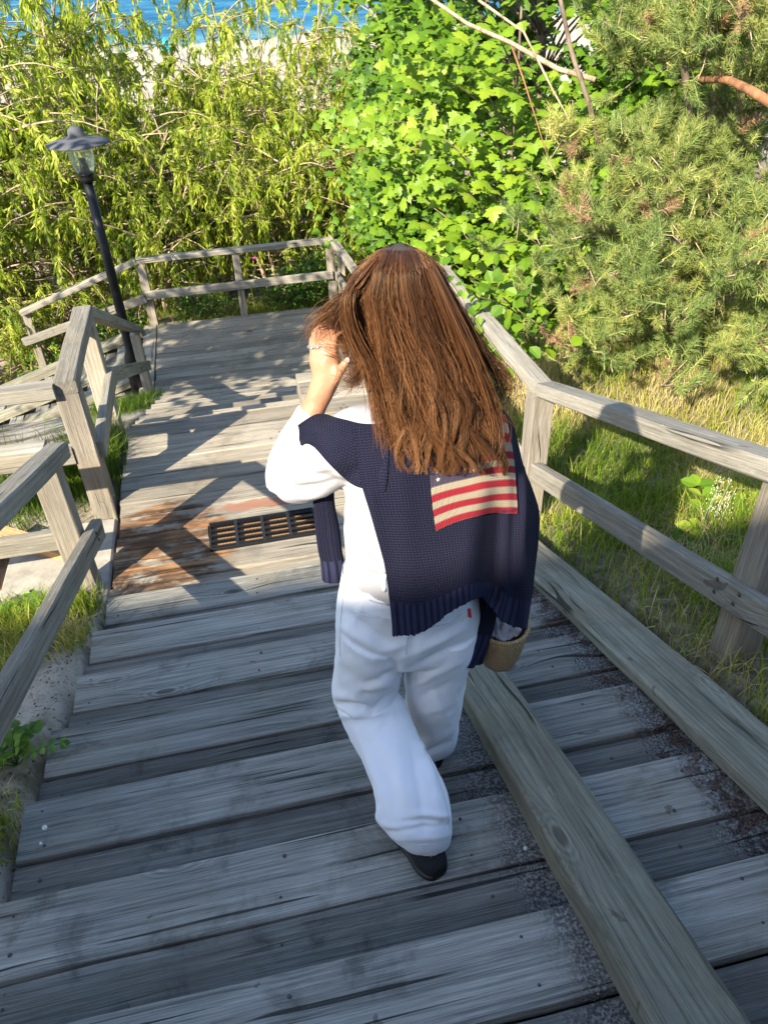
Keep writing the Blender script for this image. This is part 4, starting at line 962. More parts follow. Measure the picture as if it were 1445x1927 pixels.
grass('dry_grass', P, h * (1 + .6 * (q > .1)), rs.uniform(.0014, .0032, len(P)), np.clip(.53 - q * 1.15 + rs.normal(0, .19, len(P)), 0, 1), 'mixed dry and green grass on the bank right of the stairs', .9, 2)
def clump(cx, cy, r, n, seed):
    rs = np.random.RandomState(seed); X = rs.normal(cx, r, n); Y_ = rs.normal(cy, r, n); return np.stack([X, Y_, ground_h(X, Y_) - .01], 1), rs
def tuft(cx, cy, r, n, hr, tint, label, seed, wd=(.0015, .003), lean=.7, name='grass_tuft'):
    P, rs = clump(cx, cy, r, n, seed); o = grass(name, P, rs.uniform(hr[0], hr[1], n), rs.uniform(wd[0], wd[1], n), np.clip(rs.normal(tint, .12, n), 0, 1), label, lean, seed); return o
tuft(-1.16, 4.62, .10, 1500, (.12, .42), .22, 'tall green grass between landing rail posts and landing edge', 71)
tuft(-1.10, 4.95, .09, 900, (.12, .40), .18, 'tall green grass by the second landing post', 72)
tuft(-1.45, 4.6, .22, 2600, (.10, .34), .15, 'dark green grass in the shade behind the sunlit rail', 73)
tuft(-1.25, 7.2, .22, 1500, (.08, .24), .08, 'dark green grass at the foot of the lamp post', 74)
tuft(-1.3, 8.5, .18, 900, (.06, .18), .06, 'grass beside the platform corner post', 75)
tuft(-1.02, 3.12, .07, 420, (.06, .24), .42, 'green and brown grass tuft at the left tread ends', 76)
tuft(-1.02, 2.80, .09, 800, (.05, .15), .78, 'dry brown grass tuft beside the left tread ends', 77)
tuft(-1.03, 1.50, .08, 700, (.05, .17), .66, 'dry grass tuft at the left edge near the viewer', 78)
tuft(-1.10, 1.18, .07, 500, (.05, .16), .62, 'brown grass tuft in the lower left corner', 79)
def left_f(rs, n):
    return rs.uniform(-2.6, -1.12, n), rs.uniform(2.35, 3.42, n)
P, h, q, rs = gfield(15000, left_f, (.04, .20), 62, 2.2, .45)
grass('left_grass', P, h, rs.uniform(.0012, .003, len(P)), np.clip(.62 - (P[:, 1] - 2.6) * .42 + rs.normal(0, .13, len(P)), 0, 1), 'sunlit grass left of the handrail turning from straw to green', .8, 3)
def far_f(rs, n): return rs.uniform(-3.4, 2.6, n), rs.uniform(11.5, 13.0, n)
P, h, q, rs = gfield(9000, far_f, (.08, .30), 63, 1.2, .1)
grass('rough_grass', P, h, rs.uniform(.002, .005, len(P)), np.clip(rs.normal(.4, .2, len(P)), 0, 1), 'rough grass under the shrubs beyond the platform', .8, 4)
tuft(1.78, .98, .10, 500, (.10, .32), .70, 'long pale curling grass in front of the right post', 80, lean=1.3)
tuft(1.95, 2.1, .10, 600, (.10, .30), .35, 'green grass clump inside the shade below the right rail', 81, lean=1.1)
tuft(2.3, 2.6, .14, 700, (.10, .30), .25, 'green grass clump in the shade on the right bank', 82, lean=1.0)
# leafy little plants
def compound(name, x, y, z0, label, nst, nl, L, size, seed, mat='rose', tm=(.35, .9)):
    rs = np.random.RandomState(seed); t = thing(name, (x, y, z0), label, 'plant')
    mes = []
    for i in range(4): m_ = mesh_np('leaf', OVAL * (1.1, 1, 1), [np.array(OVAL_F)], np.full(len(OVAL), tm[0] + (tm[1] - tm[0]) * i / 3)); m_.materials.append(M[mat]); mes.append(m_)
    for s_ in range(nst):
        a = rs.uniform(0, 6.28) if nst > 1 else .5; d = np.array([math.cos(a), math.sin(a), 0]); k = nl // 2 + 2; u = np.linspace(0, 1, k)[:, None]
        q = np.array([x, y, z0]) + d * L * u * rs.uniform(.5, 1.0) + np.array([0, 0, L]) * (rs.uniform(.7, 1.2) * u - .55 * u * u)
        b = Acc(); b.tube(q, np.linspace(.003, .0015, k), 4); link('stalk', b.mesh('stalk'), t, M[mat])
        for j in range(1, k):
            for sd_ in (-1, 1):
                tang = unit((q[j] - q[j - 1])[None])[0]; sv = np.cross(tang, [0, 0, 1]) * sd_; dd = tang * .45 + sv + rs.normal(0, .12, 3)
                R = frame_from(dd[None], unit(np.array([[-.1, -.35, 1]]) + rs.normal(0, .2, (1, 3))))[0]; leaf_obj(mes[rs.randint(4)], t, q[j], R, size * rs.uniform(.8, 1.2))
            if j == k - 1: R = frame_from((tang + rs.normal(0, .1, 3))[None], np.array([[-.1, -.3, 1]]))[0]; leaf_obj(mes[rs.randint(4)], t, q[j], R, size)
    return t
gz = lambda x, y: float(ground_h(x, y))
compound('rose_seedling', -1.00, 1.86, gz(-1.0, 1.86), 'rose seedling with fresh green leaflets at the left tread ends', 7, 8, .17, .036, 91)
compound('rose_seedling', -1.16, 2.02, gz(-1.16, 2.02), 'darker rose seedling under the left handrail', 6, 8, .17, .034, 92, tm=(.1, .5))
compound('rose_seedling', -1.02, 1.38, gz(-1.02, 1.38), 'tiny bright seedling in the lower left corner', 3, 6, .10, .03, 93)
compound('meadow_seedling', -1.28, 3.12, gz(-1.28, 3.12), 'bright green seedling in the grass under the left mid rail', 8, 8, .15, .04, 94, tm=(.6, 1))
compound('meadow_seedling', -1.62, 3.15, gz(-1.62, 3.15), 'bright green seedling near the left picture edge', 8, 8, .16, .04, 95, tm=(.5, 1))
compound('maple_seedling', 2.22, 2.72, gz(2.22, 2.72), 'seedling with broad leaves between the two right rails', 6, 4, .24, .085, 96, 'maple', (.3, .9))
compound('maple_seedling', 2.42, 2.75, gz(2.42, 2.75), 'sunlit bright seedling just right of the dark one', 5, 4, .22, .075, 97, 'maple', (.6, 1))
compound('fern_plant', 2.45, 1.95, gz(2.45, 1.95), 'narrow leaved green plant beside the right post', 9, 8, .22, .05, 98, 'maple', (.3, .7))
# bare black twig in the sand
a = Acc(); bz = gz(-1.12, 2.2); tw = thing('bare_twig', (-1.12, 2.2, bz), 'dark forked bare twig standing in the sand at the left', 'twig')
a.tube([(-1.12, 2.12, bz), (-1.14, 2.15, bz + .06), (-1.15, 2.2, bz + .14)], [.005, .004, .003], 5); link('main_stem', a.mesh('main_stem'), tw, M['lamp_dark'])
a = Acc(); a.tube([(-1.14, 2.16, bz + .08), (-1.19, 2.16, bz + .10), (-1.23, 2.12, bz + .11)], .0022, 4); a.tube([(-1.145, 2.18, bz + .11), (-1.11, 2.22, bz + .15)], .0022, 4); link('fork', a.mesh('fork'), tw, M['lamp_dark'])
# flowering grass panicles
a = Acc(); rs = np.random.RandomState(5); px_, py_ = 2.12, 2.62; z_ = gz(px_, py_)
for s_ in range(5):
    x0, y0 = px_ + rs.normal(0, .05), py_ + rs.normal(0, .05); H = rs.uniform(.30, .42); a.tube([(x0, y0, z_), (x0 + .01, y0, z_ + H * .6), (x0 + .03, y0 - .01, z_ + H)], [.0012, .001, .0006], 3, .6)
    for c in range(26):
        u = rs.uniform(.45, 1); an = rs.uniform(0, 6.28); r_ = .05 * (1.1 - u) + .008; p = np.array([x0 + .02 + math.cos(an) * r_, y0 + math.sin(an) * r_, z_ + H * u]); a.tube([p, p + np.array([.001, 0, .007])], [.0022, .0015], 4, 1.0)
o = link('panicle_grass', a.mesh('panicle_grass'), None, simple('pale_grass_seed', (.55, .50, .38), .8)); meta(o, 'pale seed heads of grass standing between the two right rails', 'plant')

# ---- tree left of the frame that dapples the lower platform
def shade_tree():
    rs = np.random.RandomState(81); cx, cy = -5.6, 4.6; z0 = float(ground_h(cx, cy)); t = thing('birch_tree', (cx, cy, z0), 'leafy tree left of the stairs outside the view', 'tree')
    a = Acc(); a.tube([(cx, cy, z0), (cx + .1, cy, z0 + 1.5), (cx + .2, cy + .2, 1.0)], [.1, .08, .03], 8); link('trunk', a.mesh('trunk'), t, M['bark'])
    n = 3600; P = np.array([-5.3, 4.75, .55]) + rs.normal(0, 1, (n, 3)) * (1.05, .95, .55)
    # the far edge of the platform and the lower railing get less
    D = rs.normal(0, 1, (n, 3)); R = frame_from(D, unit(rs.normal(0, .6, (n, 3)) + np.array([-.5, -.5, .6])))
    o = link('foliage', joined('foliage', [scatter(OVAL, OVAL_F, R, P, rs.uniform(.10, .19, n), rs.uniform(.2, .8, n))]), t, M['maple']); o['kind'] = 'stuff'
shade_tree()
# ================================================================== the woman
def catmull(P, n):
    P = np.asarray(P, float); m = len(P); t = np.linspace(0, m - 1, n); i = np.clip(t.astype(int), 0, m - 2); f = (t - i)[:, None] if P.ndim == 2 else (t - i).reshape((-1,) + (1,) * (P.ndim - 1))
    g = lambda k: P[np.clip(k, 0, m - 1)]
    p0, p1, p2, p3 = g(i - 1), g(i), g(i + 1), g(i + 2)
    return .5 * (2 * p1 + (p2 - p0) * f + (2 * p0 - 5 * p1 + 4 * p2 - p3) * f ** 2 + (3 * p1 - p0 - 3 * p2 + p3) * f ** 3)
def loft_arrays(L, R, dep, nr=40, seg=36, expo=1.0, cap=True):
    """closed tube through rings; L, R = left and right silhouette points, dep = half depth per ring"""
    L = catmull(np.array(L, float), nr); R = catmull(np.array(R, float), nr); dep = catmull(np.array(dep, float)[:, None], nr)[:, 0]
    C = (L + R) / 2; A = (R - L) / 2; T = unit(np.gradient(C, axis=0)); B = unit(np.cross(A, T)) * dep[:, None]
    a = np.linspace(0, 2 * np.pi, seg, endpoint=False); ca, sa = np.cos(a), np.sin(a)
    ca = np.sign(ca) * np.abs(ca) ** expo; sa = np.sign(sa) * np.abs(sa) ** expo
    V = (C[:, None] + ca[None, :, None] * A[:, None] + sa[None, :, None] * B[:, None]).reshape(-1, 3)
    i = np.arange(nr - 1)[:, None] * seg; j = np.arange(seg)[None]; j2 = (j + 1) % seg
    Q = np.stack([i + j, i + j2, i + seg + j2, i + seg + j], -1).reshape(-1, 4); T3 = np.zeros((0, 3), int)
    if cap:
        V = np.vstack([V, C[0], C[-1]]); c0, c1 = len(V) - 2, len(V) - 1; b = (nr - 1) * seg; j = np.arange(seg); j2 = (j + 1) % seg
        T3 = np.vstack([np.stack([np.full(seg, c0), j2, j], 1), np.stack([np.full(seg, c1), b + j, b + j2], 1)])
    return V, Q, T3
def rings(lst):
    """rows of (xl, yl, xr, yr, Y, half depth)"""
    return [at(r[0], r[1], r[4]) for r in lst], [at(r[2], r[3], r[4]) for r in lst], [r[5] for r in lst]
def ball(c, r, seg=20, rg=14):
    c = np.array(c, float); r = np.broadcast_to(np.array(r, float), 3); th = np.linspace(0, np.pi, rg)
    V, Q = lathe([(max(math.sin(t), 1e-4), math.cos(t)) for t in th], seg); return V * r + c, Q, np.zeros((0, 3), int)
def limb(pts, rad_, n=24, seg=18):
    P = catmull(np.array(pts, float), n); r = catmull(np.array(rad_, float)[:, None], n)[:, 0]; V, Q, T = tube_arrays(P, r, seg); return V, Q, T
def solid(name, pieces, voxel, parent, mat, smooth_it=6, fold=None, keep=None):
    a = Acc()
    for V, Q, T in pieces: a.add(V, Q, T)
    me = a.mesh(name); bm = bmesh.new(); bm.from_mesh(me); bmesh.ops.recalc_face_normals(bm, faces=bm.faces); bm.to_mesh(me); bm.free()
    o = bpy.data.objects.new('tmp', me); COL.objects.link(o)
    m = o.modifiers.new('r', 'REMESH'); m.mode = 'VOXEL'; m.voxel_size = voxel; m.use_smooth_shade = True
    s = o.modifiers.new('s', 'SMOOTH'); s.factor = .5; s.iterations = smooth_it
    dg = bpy.context.evaluated_depsgraph_get(); me2 = bpy.data.meshes.new_from_object(o.evaluated_get(dg)); bpy.data.objects.remove(o); bpy.data.meshes.remove(me)
    me2.name = name; me2.materials.clear()
    if fold is not None:
        n = len(me2.vertices); co = np.empty(n * 3); me2.vertices.foreach_get('co', co); co = co.reshape(-1, 3); no = np.empty(n * 3); me2.vertices.foreach_get('normal', no); no = no.reshape(-1, 3)
        co = co + no * fold(co, no)[:, None]; me2.vertices.foreach_set('co', co.ravel()); me2.update()
    return link(name, me2, parent, mat, smooth=True)
def seg_d(co, a, b):
    a = np.array(a); b = np.array(b); ab = b - a; t = np.clip(((co - a) @ ab) / (ab @ ab), 0, 1); return np.linalg.norm(co - a - t[:, None] * ab, axis=1), t
def fbm(co, sc, seed=0):
    return np.array([noise.noise(Vector((c[0] * sc[0] + seed, c[1] * sc[1], c[2] * sc[2]))) for c in co])
WC = at(770, 1110, 1.30)
wm = thing('person', (float(WC[0]), 1.28, -2.10), 'woman seen from behind walking down, long brown hair, white clothes, navy flag sweater', 'person')
# --- materials
w = NT('skin'); g_ = w.n('ShaderNodeNewGeometry').outputs['Position']; nn = w.noise(g_, 26, 4, .6); fine_ = w.noise(g_, 420, 2, .5)
p = w.principled(w.ramp(nn, [(.3, (.36, .165, .095)), (.7, (.46, .235, .145))]), .48, w.bump(fine_, .12, .001), spec=.4)
p.inputs['Subsurface Weight'].default_value = .12; p.inputs['Subsurface Radius'].default_value = (.01, .004, .002); M['skin'] = w.m
def cloth(name, c, weave=900, amp=.12, sheen=.1, rough=.85):
    w = NT(name); g_ = w.n('ShaderNodeNewGeometry').outputs['Position']
    a_ = w.noise(g_, weave, 2, .5); b_ = w.noise(w.scale(g_, (1, 1, .6)), 22, 4, .6)
    bp = w.bump(b_, .25, .006); bp = w.bump(a_, amp, .0006, bp)
    pr = w.principled(tuple(c), rough, bp, spec=.2); pr.inputs['Sheen Weight'].default_value = sheen; return w.m
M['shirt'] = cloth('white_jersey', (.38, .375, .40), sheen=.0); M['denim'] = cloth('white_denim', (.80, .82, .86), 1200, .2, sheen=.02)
def knit(name, base, hi, pitch=.0052, flag=False):
    """stockinette: columns of V stitches in metres of uv, ribbing where the vertex tint is high"""
    w = NT(name); uv = w.n('ShaderNodeUVMap').outputs[0]; sp = w.n('ShaderNodeSeparateXYZ'); w.set(sp.inputs[0], uv)
    wob = w.math('MULTIPLY', w.math('SUBTRACT', w.noise(uv, 14, 2, .5), .5), .004)
    u = w.math('DIVIDE', w.math('ADD', sp.outputs[0], wob), pitch); v = w.math('DIVIDE', sp.outputs[1], pitch * .78)
    fu = w.math('FRACT', u); tri = w.math('ABSOLUTE', w.math('SUBTRACT', fu, .5))           # 0 mid of column, .5 at its border
    vv = w.math('FRACT', w.math('ADD', v, w.math('MULTIPLY', tri, 1.5)))                       # V shaped rows
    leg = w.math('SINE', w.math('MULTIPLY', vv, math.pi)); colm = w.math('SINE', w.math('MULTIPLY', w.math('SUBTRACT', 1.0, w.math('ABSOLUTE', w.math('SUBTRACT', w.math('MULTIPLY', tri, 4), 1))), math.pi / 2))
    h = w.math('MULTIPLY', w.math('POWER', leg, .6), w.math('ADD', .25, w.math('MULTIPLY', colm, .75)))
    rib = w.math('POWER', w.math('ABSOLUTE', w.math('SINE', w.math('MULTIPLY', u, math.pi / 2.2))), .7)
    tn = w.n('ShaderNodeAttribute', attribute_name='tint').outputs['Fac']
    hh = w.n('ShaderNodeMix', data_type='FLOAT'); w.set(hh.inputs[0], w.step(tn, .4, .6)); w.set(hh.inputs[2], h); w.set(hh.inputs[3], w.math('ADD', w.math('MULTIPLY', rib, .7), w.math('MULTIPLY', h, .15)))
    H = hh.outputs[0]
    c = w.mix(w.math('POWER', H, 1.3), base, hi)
    if flag:
        fuv = w.n('ShaderNodeUVMap'); fuv.uv_map = 'flag'; fs = w.n('ShaderNodeSeparateXYZ'); w.set(fs.inputs[0], fuv.outputs[0])
        stitch = w.math('MULTIPLY', w.math('SUBTRACT', tri, .25), .035)
        s = w.math('FRACT', w.math('MULTIPLY', w.math('ADD', fs.outputs[1], stitch), 6.5))
        red = w.math('LESS_THAN', s, .5)
        c = w.mix(red, w.mix(H, (.40, .33, .22), (.82, .72, .52)), w.mix(H, (.26, .008, .02), (.72, .03, .055)))
        cant = w.math('MULTIPLY', w.math('LESS_THAN', fs.outputs[0], .50), w.math('GREATER_THAN', w.math('ADD', fs.outputs[1], stitch), 6 / 13))
        c = w.mix(cant, c, w.mix(H, (.035, .03, .06), (.15, .125, .20)))
    fz = w.noise(uv, 900, 2, .5); c = w.mix(w.math('MULTIPLY', fz, .2), c, hi if not flag else (.2, .15, .2))
    pr = w.principled(c, .9, w.bump(H, 1.0, .0055), spec=.15); 
    return w.m
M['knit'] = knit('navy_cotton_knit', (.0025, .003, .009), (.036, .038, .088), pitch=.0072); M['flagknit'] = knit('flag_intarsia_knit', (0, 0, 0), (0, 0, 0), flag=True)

# --- body: one continuous mesh
A = at
sh_l, elb, wri = A(664, 832, 1.31), A(538, 905, 1.42), A(598, 752, 1.435)
palm = A(617, 700, 1.445); kn = A(612, 668, 1.455)
headc = A(757, 588, 1.345); nb = A(748, 775, 1.325); hipc = A(768, 1120, 1.31)
hd = headc
body = []
def add(x): body.append(x)
add(ball(headc + [0, .012, .004], (.072, .088, .080))); add(ball(headc + [0, .035, -.045], (.058, .068, .075)))
add(limb([headc + [0, .0, -.07], nb + [0, 0, .02], nb + [0, 0, -.04]], [.05, .052, .065]))
fdir = np.array([-.22, .97, -.08]); fdir /= np.linalg.norm(fdir); rt = np.cross(fdir, [0, 0, 1]); rt /= np.linalg.norm(rt)
face = headc + fdir * .098
add(limb([face + [0, 0, .012], face + fdir * .012 + [0, 0, -.010], face + fdir * .022 + [0, 0, -.028], face + fdir * .006 + [0, 0, -.034]], [.009, .010, .012, .008], 10, 10))       # nose
for s_ in (-1, 1):
    add(ball(headc + rt * s_ * .080 + [0, .01, -.008], (.010, .022, .030)))                                       # ears
    add(ball(face + rt * s_ * .016 + [0, 0, -.062] - fdir * .004, (.014, .010, .006)))                               # lips
T1 = [(690, 785, 850, 785, 1.32, .055), (662, 815, 925, 812, 1.32, .078), (660, 860, 920, 858, 1.32, .088), (668, 930, 905, 925, 1.32, .088), (680, 1010, 880, 1005, 1.32, .075), (670, 1080, 880, 1075, 1.32, .080), (665, 1130, 882, 1125, 1.32, .078), (670, 1165, 875, 1160, 1.325, .065)]
add(loft_arrays(*rings(T1), nr=40, seg=32, expo=.9))
add(limb([sh_l, (sh_l + elb) / 2 + [-.005, 0, 0], elb], [.048, .043, .036])); add(limb([elb, elb * .6 + wri * .4 + [-.012, 0, 0], wri, palm * .5 + wri * .5], [.038, .036, .025, .026]))
# right arm, hidden by the sweater, carries the basket
sh_r = A(900, 835, 1.33); elr = A(945, 985, 1.34); wrr = A(935, 1105, 1.345); hrr = A(925, 1140, 1.35)
add(limb([sh_r, elr, wrr], [.046, .038, .026])); add(limb([wrr, hrr], [.026, .028], 8, 14))
for i in range(4): add(limb([hrr + np.array([-.02 + i * .013, .012, .0]), hrr + np.array([-.02 + i * .013, .028, -.028]), hrr + np.array([-.02 + i * .013, .008, -.046])], [.0095, .0085, .008], 8, 8))
add(limb([hrr + [-.02, -.012, .02], hrr + [-.028, -.02, -.015], hrr + [-.01, -.018, -.035]], [.010, .009, .008], 8, 8))
# left hand: palm, four bent fingers that reach into the hair, thumb out to the right
add(limb([wri, palm, kn], [.026, .031, .029], 10, 18)); add(limb([palm + [-.018, 0, -.01], kn + [-.020, .0, 0]], [.016, .016], 6, 12))
for (k1, k2, k3, k4, r_) in [((593, 672, 1.455), (588, 648, 1.465), (594, 626, 1.46), (606, 612, 1.445), .0086), ((604, 664, 1.45), (600, 638, 1.46), (610, 612, 1.45), (628, 600, 1.43), .0092),
                          ((616, 660, 1.445), (612, 632, 1.455), (626, 608, 1.445), (645, 600, 1.42), .0092), ((630, 664, 1.44), (628, 640, 1.45), (640, 622, 1.44), (655, 618, 1.42), .0088)]:
    add(limb([A(*k1), A(*k2), A(*k3), A(*k4)], [r_ * 1.15, r_ * 1.05, r_, r_ * .85], 16, 12))
add(limb([A(612, 728, 1.43), A(634, 706, 1.42), A(644, 692, 1.41), A(653, 679, 1.40)], [.020, .0125, .0105, .0085], 16, 14))
# legs
ank_n = A(800, 1600, 1.045); knee_n = A(690, 1330, 1.37); hn = hipc + [-.085, 0, -.03]; ank_f = np.array([.385, 1.46, -2.09]); knee_f = A(812, 1300, 1.42); hf_ = hipc + [.085, 0, -.03]
add(limb([hn, knee_n, ank_n], [.062, .046, .030])); add(limb([hf_, knee_f, ank_f], [.062, .046, .030]))
add(limb([ank_n, [.28, 1.06, -1.995], [.225, 1.18, -2.008]], [.028, .026, .016], 8, 14)); add(limb([ank_f, [.393, 1.47, -2.14], [.402, 1.61, -2.155]], [.028, .026, .016], 8, 14))
solid('body', body, .0060, wm, M['skin'], 3)
# eyes, brows (they face away from the viewer)
ew = simple('eye_white', (.8, .8, .8), .2, .5); ei = simple('brown_iris', (.06, .03, .015), .2, .5)
for s_ in (-1, 1):
    e = thing_pos = face - fdir * .016 + rt * s_ * .031 + np.array([0, 0, .008])
    V, Q, T = ball(e, .0125, 14, 10); eo = link('eye', mesh_np('eye', V, [Q], smooth=True), wm, ew)
    V, Q, T = ball(e + fdir * .0095, (.0055, .0045, .0055), 10, 8); link('iris', mesh_np('iris', V, [Q], smooth=True), eo, ei)
# nail and rings
V, Q, T = ball((0, 0, 0), (.0055, .0075, .0022), 12, 8)
Rn = frame_from((A(655, 675, 1.40) - A(644, 692, 1.41))[None], np.array([[-.1, -.75, .65]]))[0]
link('thumbnail', mesh_np('thumbnail', V @ Rn.T + (A(653.5, 678, 1.392)), [Q], smooth=True), wm, simple('pale_pink_nail', (.52, .30, .27), .3, .5))
def torus(c, ax, R_, r_, seg=20, rs_=8):
    ax = unit(np.array(ax, float)[None])[0]; x = unit(np.cross(ax, [.3, .2, .9])[None])[0]; y = np.cross(ax, x); a = np.linspace(0, 6.2832, seg, endpoint=False)
    P = np.array(c) + R_ * (np.cos(a)[:, None] * x + np.sin(a)[:, None] * y); V = []
    for i, t in enumerate(a):
        o_ = np.cos(t) * x + np.sin(t) * y
        for b in np.linspace(0, 6.2832, rs_, endpoint=False): V.append(P[i] + r_ * (math.cos(b) * o_ + math.sin(b) * ax))
    i = np.arange(seg)[:, None] * rs_; i2 = (np.arange(seg)[:, None] + 1) % seg * rs_; j = np.arange(rs_)[None]; j2 = (j + 1) % rs_
    return np.array(V), np.stack([i + j, i + j2, i2 + j2, i2 + j], -1).reshape(-1, 4)
silver = simple('polished_silver', (.85, .85, .88), .15, .8, metallic=1.)
for c_, d_ in ((A(589, 652, 1.462), (0, .1, 1)), (A(600, 650, 1.456), (-.05, .1, 1))):
    V, Q = torus(c_, d_, .0105, .0022); link('finger_ring', mesh_np('finger_ring', V, [Q], smooth=True), wm, silver)

# --- shirt
def pix(co):
    c = co @ CAMR; return np.stack([PW / 2 + FOC * c[:, 0] / -c[:, 2], PH / 2 - FOC * c[:, 1] / -c[:, 2]], 1)
def creases(co, no, lst):
    """fold lines read off the photograph: ((x0,y0),(x1,y1), height m, width px)"""
    P = pix(co); f = np.zeros(len(co)); face = np.clip(-(no * unit(co)).sum(1) * 3, 0, 1)
    for (a, b, am, wd) in lst:
        d, t = seg_d(P, a, b); tt = np.clip(((P - np.array(a)) @ (np.array(b) - np.array(a))) / float(np.dot(np.array(b) - np.array(a), np.array(b) - np.array(a))), -.3, 1.3)
        f += am * np.exp(-(d / wd) ** 2) * np.clip(1.3 - np.abs(tt - .5) * 1.6, .15, 1)
    return f * face
def shirt_fold(co, no):
    f = .0030 * fbm(co, (9, 9, 26)) + .0016 * fbm(co, (30, 30, 40), 7)
    return f + creases(co, no, [((520, 905), (640, 870), .006, 9), ((530, 925), (650, 905), -.006, 7), ((545, 940), (660, 925), .005, 8), ((520, 880), (585, 850), .006, 7), ((516, 862), (575, 835), -.005, 6), ((528, 845), (590, 822), .006, 6),
        ((545, 820), (596, 812), -.004, 6), ((560, 795), (596, 800), .003, 5), ((560, 880), (640, 905), -.004, 8), ((600, 860), (665, 915), .004, 7), ((652, 960), (700, 990), .005, 7), ((650, 985), (705, 1015), -.004, 6), ((650, 1010), (712, 1040), .005, 7), ((650, 1035), (715, 1055), -.004, 6), ((650, 1055), (718, 1072), .005, 6), ((668, 930), (672, 1040), .003, 8)])
S1 = [(700, 775, 842, 775, 1.315, .06), (652, 800, 940, 800, 1.315, .092), (648, 860, 938, 858, 1.31, .108), (650, 930, 925, 925, 1.31, .110), (648, 1000, 905, 1000, 1.31, .105), (652, 1055, 895, 1050, 1.31, .108), (650, 1092, 893, 1088, 1.31, .108), (660, 1120, 885, 1116, 1.31, .100)]
cuff = wri * .86 + elb * .14
sh = [loft_arrays(*rings(S1), nr=44, seg=40, expo=.9), limb([sh_l + [.03, 0, .0], sh_l, (sh_l + elb) / 2 + [0, 0, -.012], elb * .86 + sh_l * .14 + [0, 0, -.008], elb + [-.004, 0, -.002]], [.074, .068, .064, .056, .046]),
      limb([elb + [.006, 0, -.012], elb * .8 + wri * .2 + [-.006, 0, -.004], elb * .45 + wri * .55 + [-.008, 0, 0], cuff], [.053, .051, .040, .0325]),
      limb([sh_r, elr, wrr], [.054, .048, .036])]
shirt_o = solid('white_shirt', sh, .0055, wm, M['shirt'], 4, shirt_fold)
# --- trousers
TP = [(646, 1078, 890, 1074, 1.31, .105), (638, 1125, 899, 1122, 1.31, .108), (633, 1170, 898, 1165, 1.31, .105), (634, 1205, 892, 1198, 1.315, .095), (655, 1225, 865, 1215, 1.32, .075)]
TLn = [(634, 1170, 775, 1182, 1.31, .098), (632, 1212, 766, 1222, 1.325, .092), (629, 1258, 752, 1258, 1.345, .086), (625, 1314, 748, 1298, 1.355, .080), (640, 1345, 764, 1320, 1.33, .074), (658, 1388, 779, 1362, 1.28, .072), (684, 1442, 804, 1416, 1.205, .072), (704, 1500, 836, 1474, 1.13, .072), (709, 1542, 847, 1518, 1.09, .070), (728, 1566, 850, 1552, 1.075, .062), (748, 1576, 848, 1570, 1.072, .055), (752, 1584, 846, 1578, 1.07, .052)]
TLf = [(752, 1172, 897, 1162, 1.31, .098), (758, 1218, 888, 1208, 1.325, .092), (762, 1258, 878, 1250, 1.35, .085), (764, 1306, 870, 1300, 1.385, .080), (768, 1350, 864, 1340, 1.415, .076), (776, 1394, 858, 1382, 1.435, .070), (784, 1410, 850, 1392, 1.445, .050), (790, 1420, 846, 1402, 1.45, .040)]
def tr_fold(co, no):
    f = .0045 * fbm(co, (8, 8, 4), 3) + .0028 * fbm(co, (20, 20, 11), 9) + .0012 * fbm(co, (55, 55, 30), 4)
    return f + creases(co, no, [((630, 1325), (700, 1336), -.014, 8), ((700, 1336), (748, 1302), -.012, 7), ((628, 1308), (690, 1318), .008, 9), ((640, 1345), (735, 1338), .010, 10), ((670, 1300), (745, 1278), .008, 9), ((690, 1285), (742, 1262), -.006, 6),
        ((640, 1255), (690, 1305), -.007, 9), ((660, 1240), (735, 1290), .005, 8), ((648, 1180), (720, 1222), .008, 10), ((650, 1150), (735, 1215), -.006, 8), ((720, 1222), (765, 1212), .006, 8), ((735, 1240), (752, 1262), -.008, 6), ((765, 1235), (875, 1180), .008, 9), ((768, 1262), (872, 1212), -.008, 8), ((775, 1290), (866, 1245), .008, 9), ((780, 1318), (864, 1280), -.006, 8), ((785, 1345), (860, 1318), .006, 9),
        ((775, 1205), (850, 1150), -.006, 8), ((800, 1190), (884, 1150), .005, 7), ((800, 1410), (832, 1540), .009, 11), ((775, 1400), (800, 1565), -.006, 9), ((745, 1400), (765, 1560), .005, 12), ((680, 1420), (735, 1540), .006, 12), ((700, 1400), (770, 1545), -.005, 9), ((712, 1548), (770, 1568), .005, 8), ((725, 1566), (846, 1552), -.006, 6), ((745, 1580), (846, 1572), .004, 6), ((716, 1520), (706, 1552), .008, 7), ((780, 1530), (845, 1535), .007, 7), ((760, 1545), (835, 1545), -.006, 5),
        ((792, 1400), (852, 1376), .007, 8), ((790, 1420), (848, 1398), -.007, 6), ((815, 1300), (850, 1370), .004, 9), ((650, 1360), (700, 1480), -.005, 9), ((640, 1225), (632, 1290), .005, 7), ((700, 1110), (660, 1180), .004, 9)])
def open_hem(V, Q, T): return V, Q, T
tr_ = [loft_arrays(*rings(TP), nr=26, seg=40, expo=.92), loft_arrays(*rings(TLn), nr=60, seg=36, expo=.93), loft_arrays(*rings(TLf), nr=48, seg=36, expo=.93)]
tro = solid('white_trousers', tr_, .0050, wm, M['denim'], 3, tr_fold)
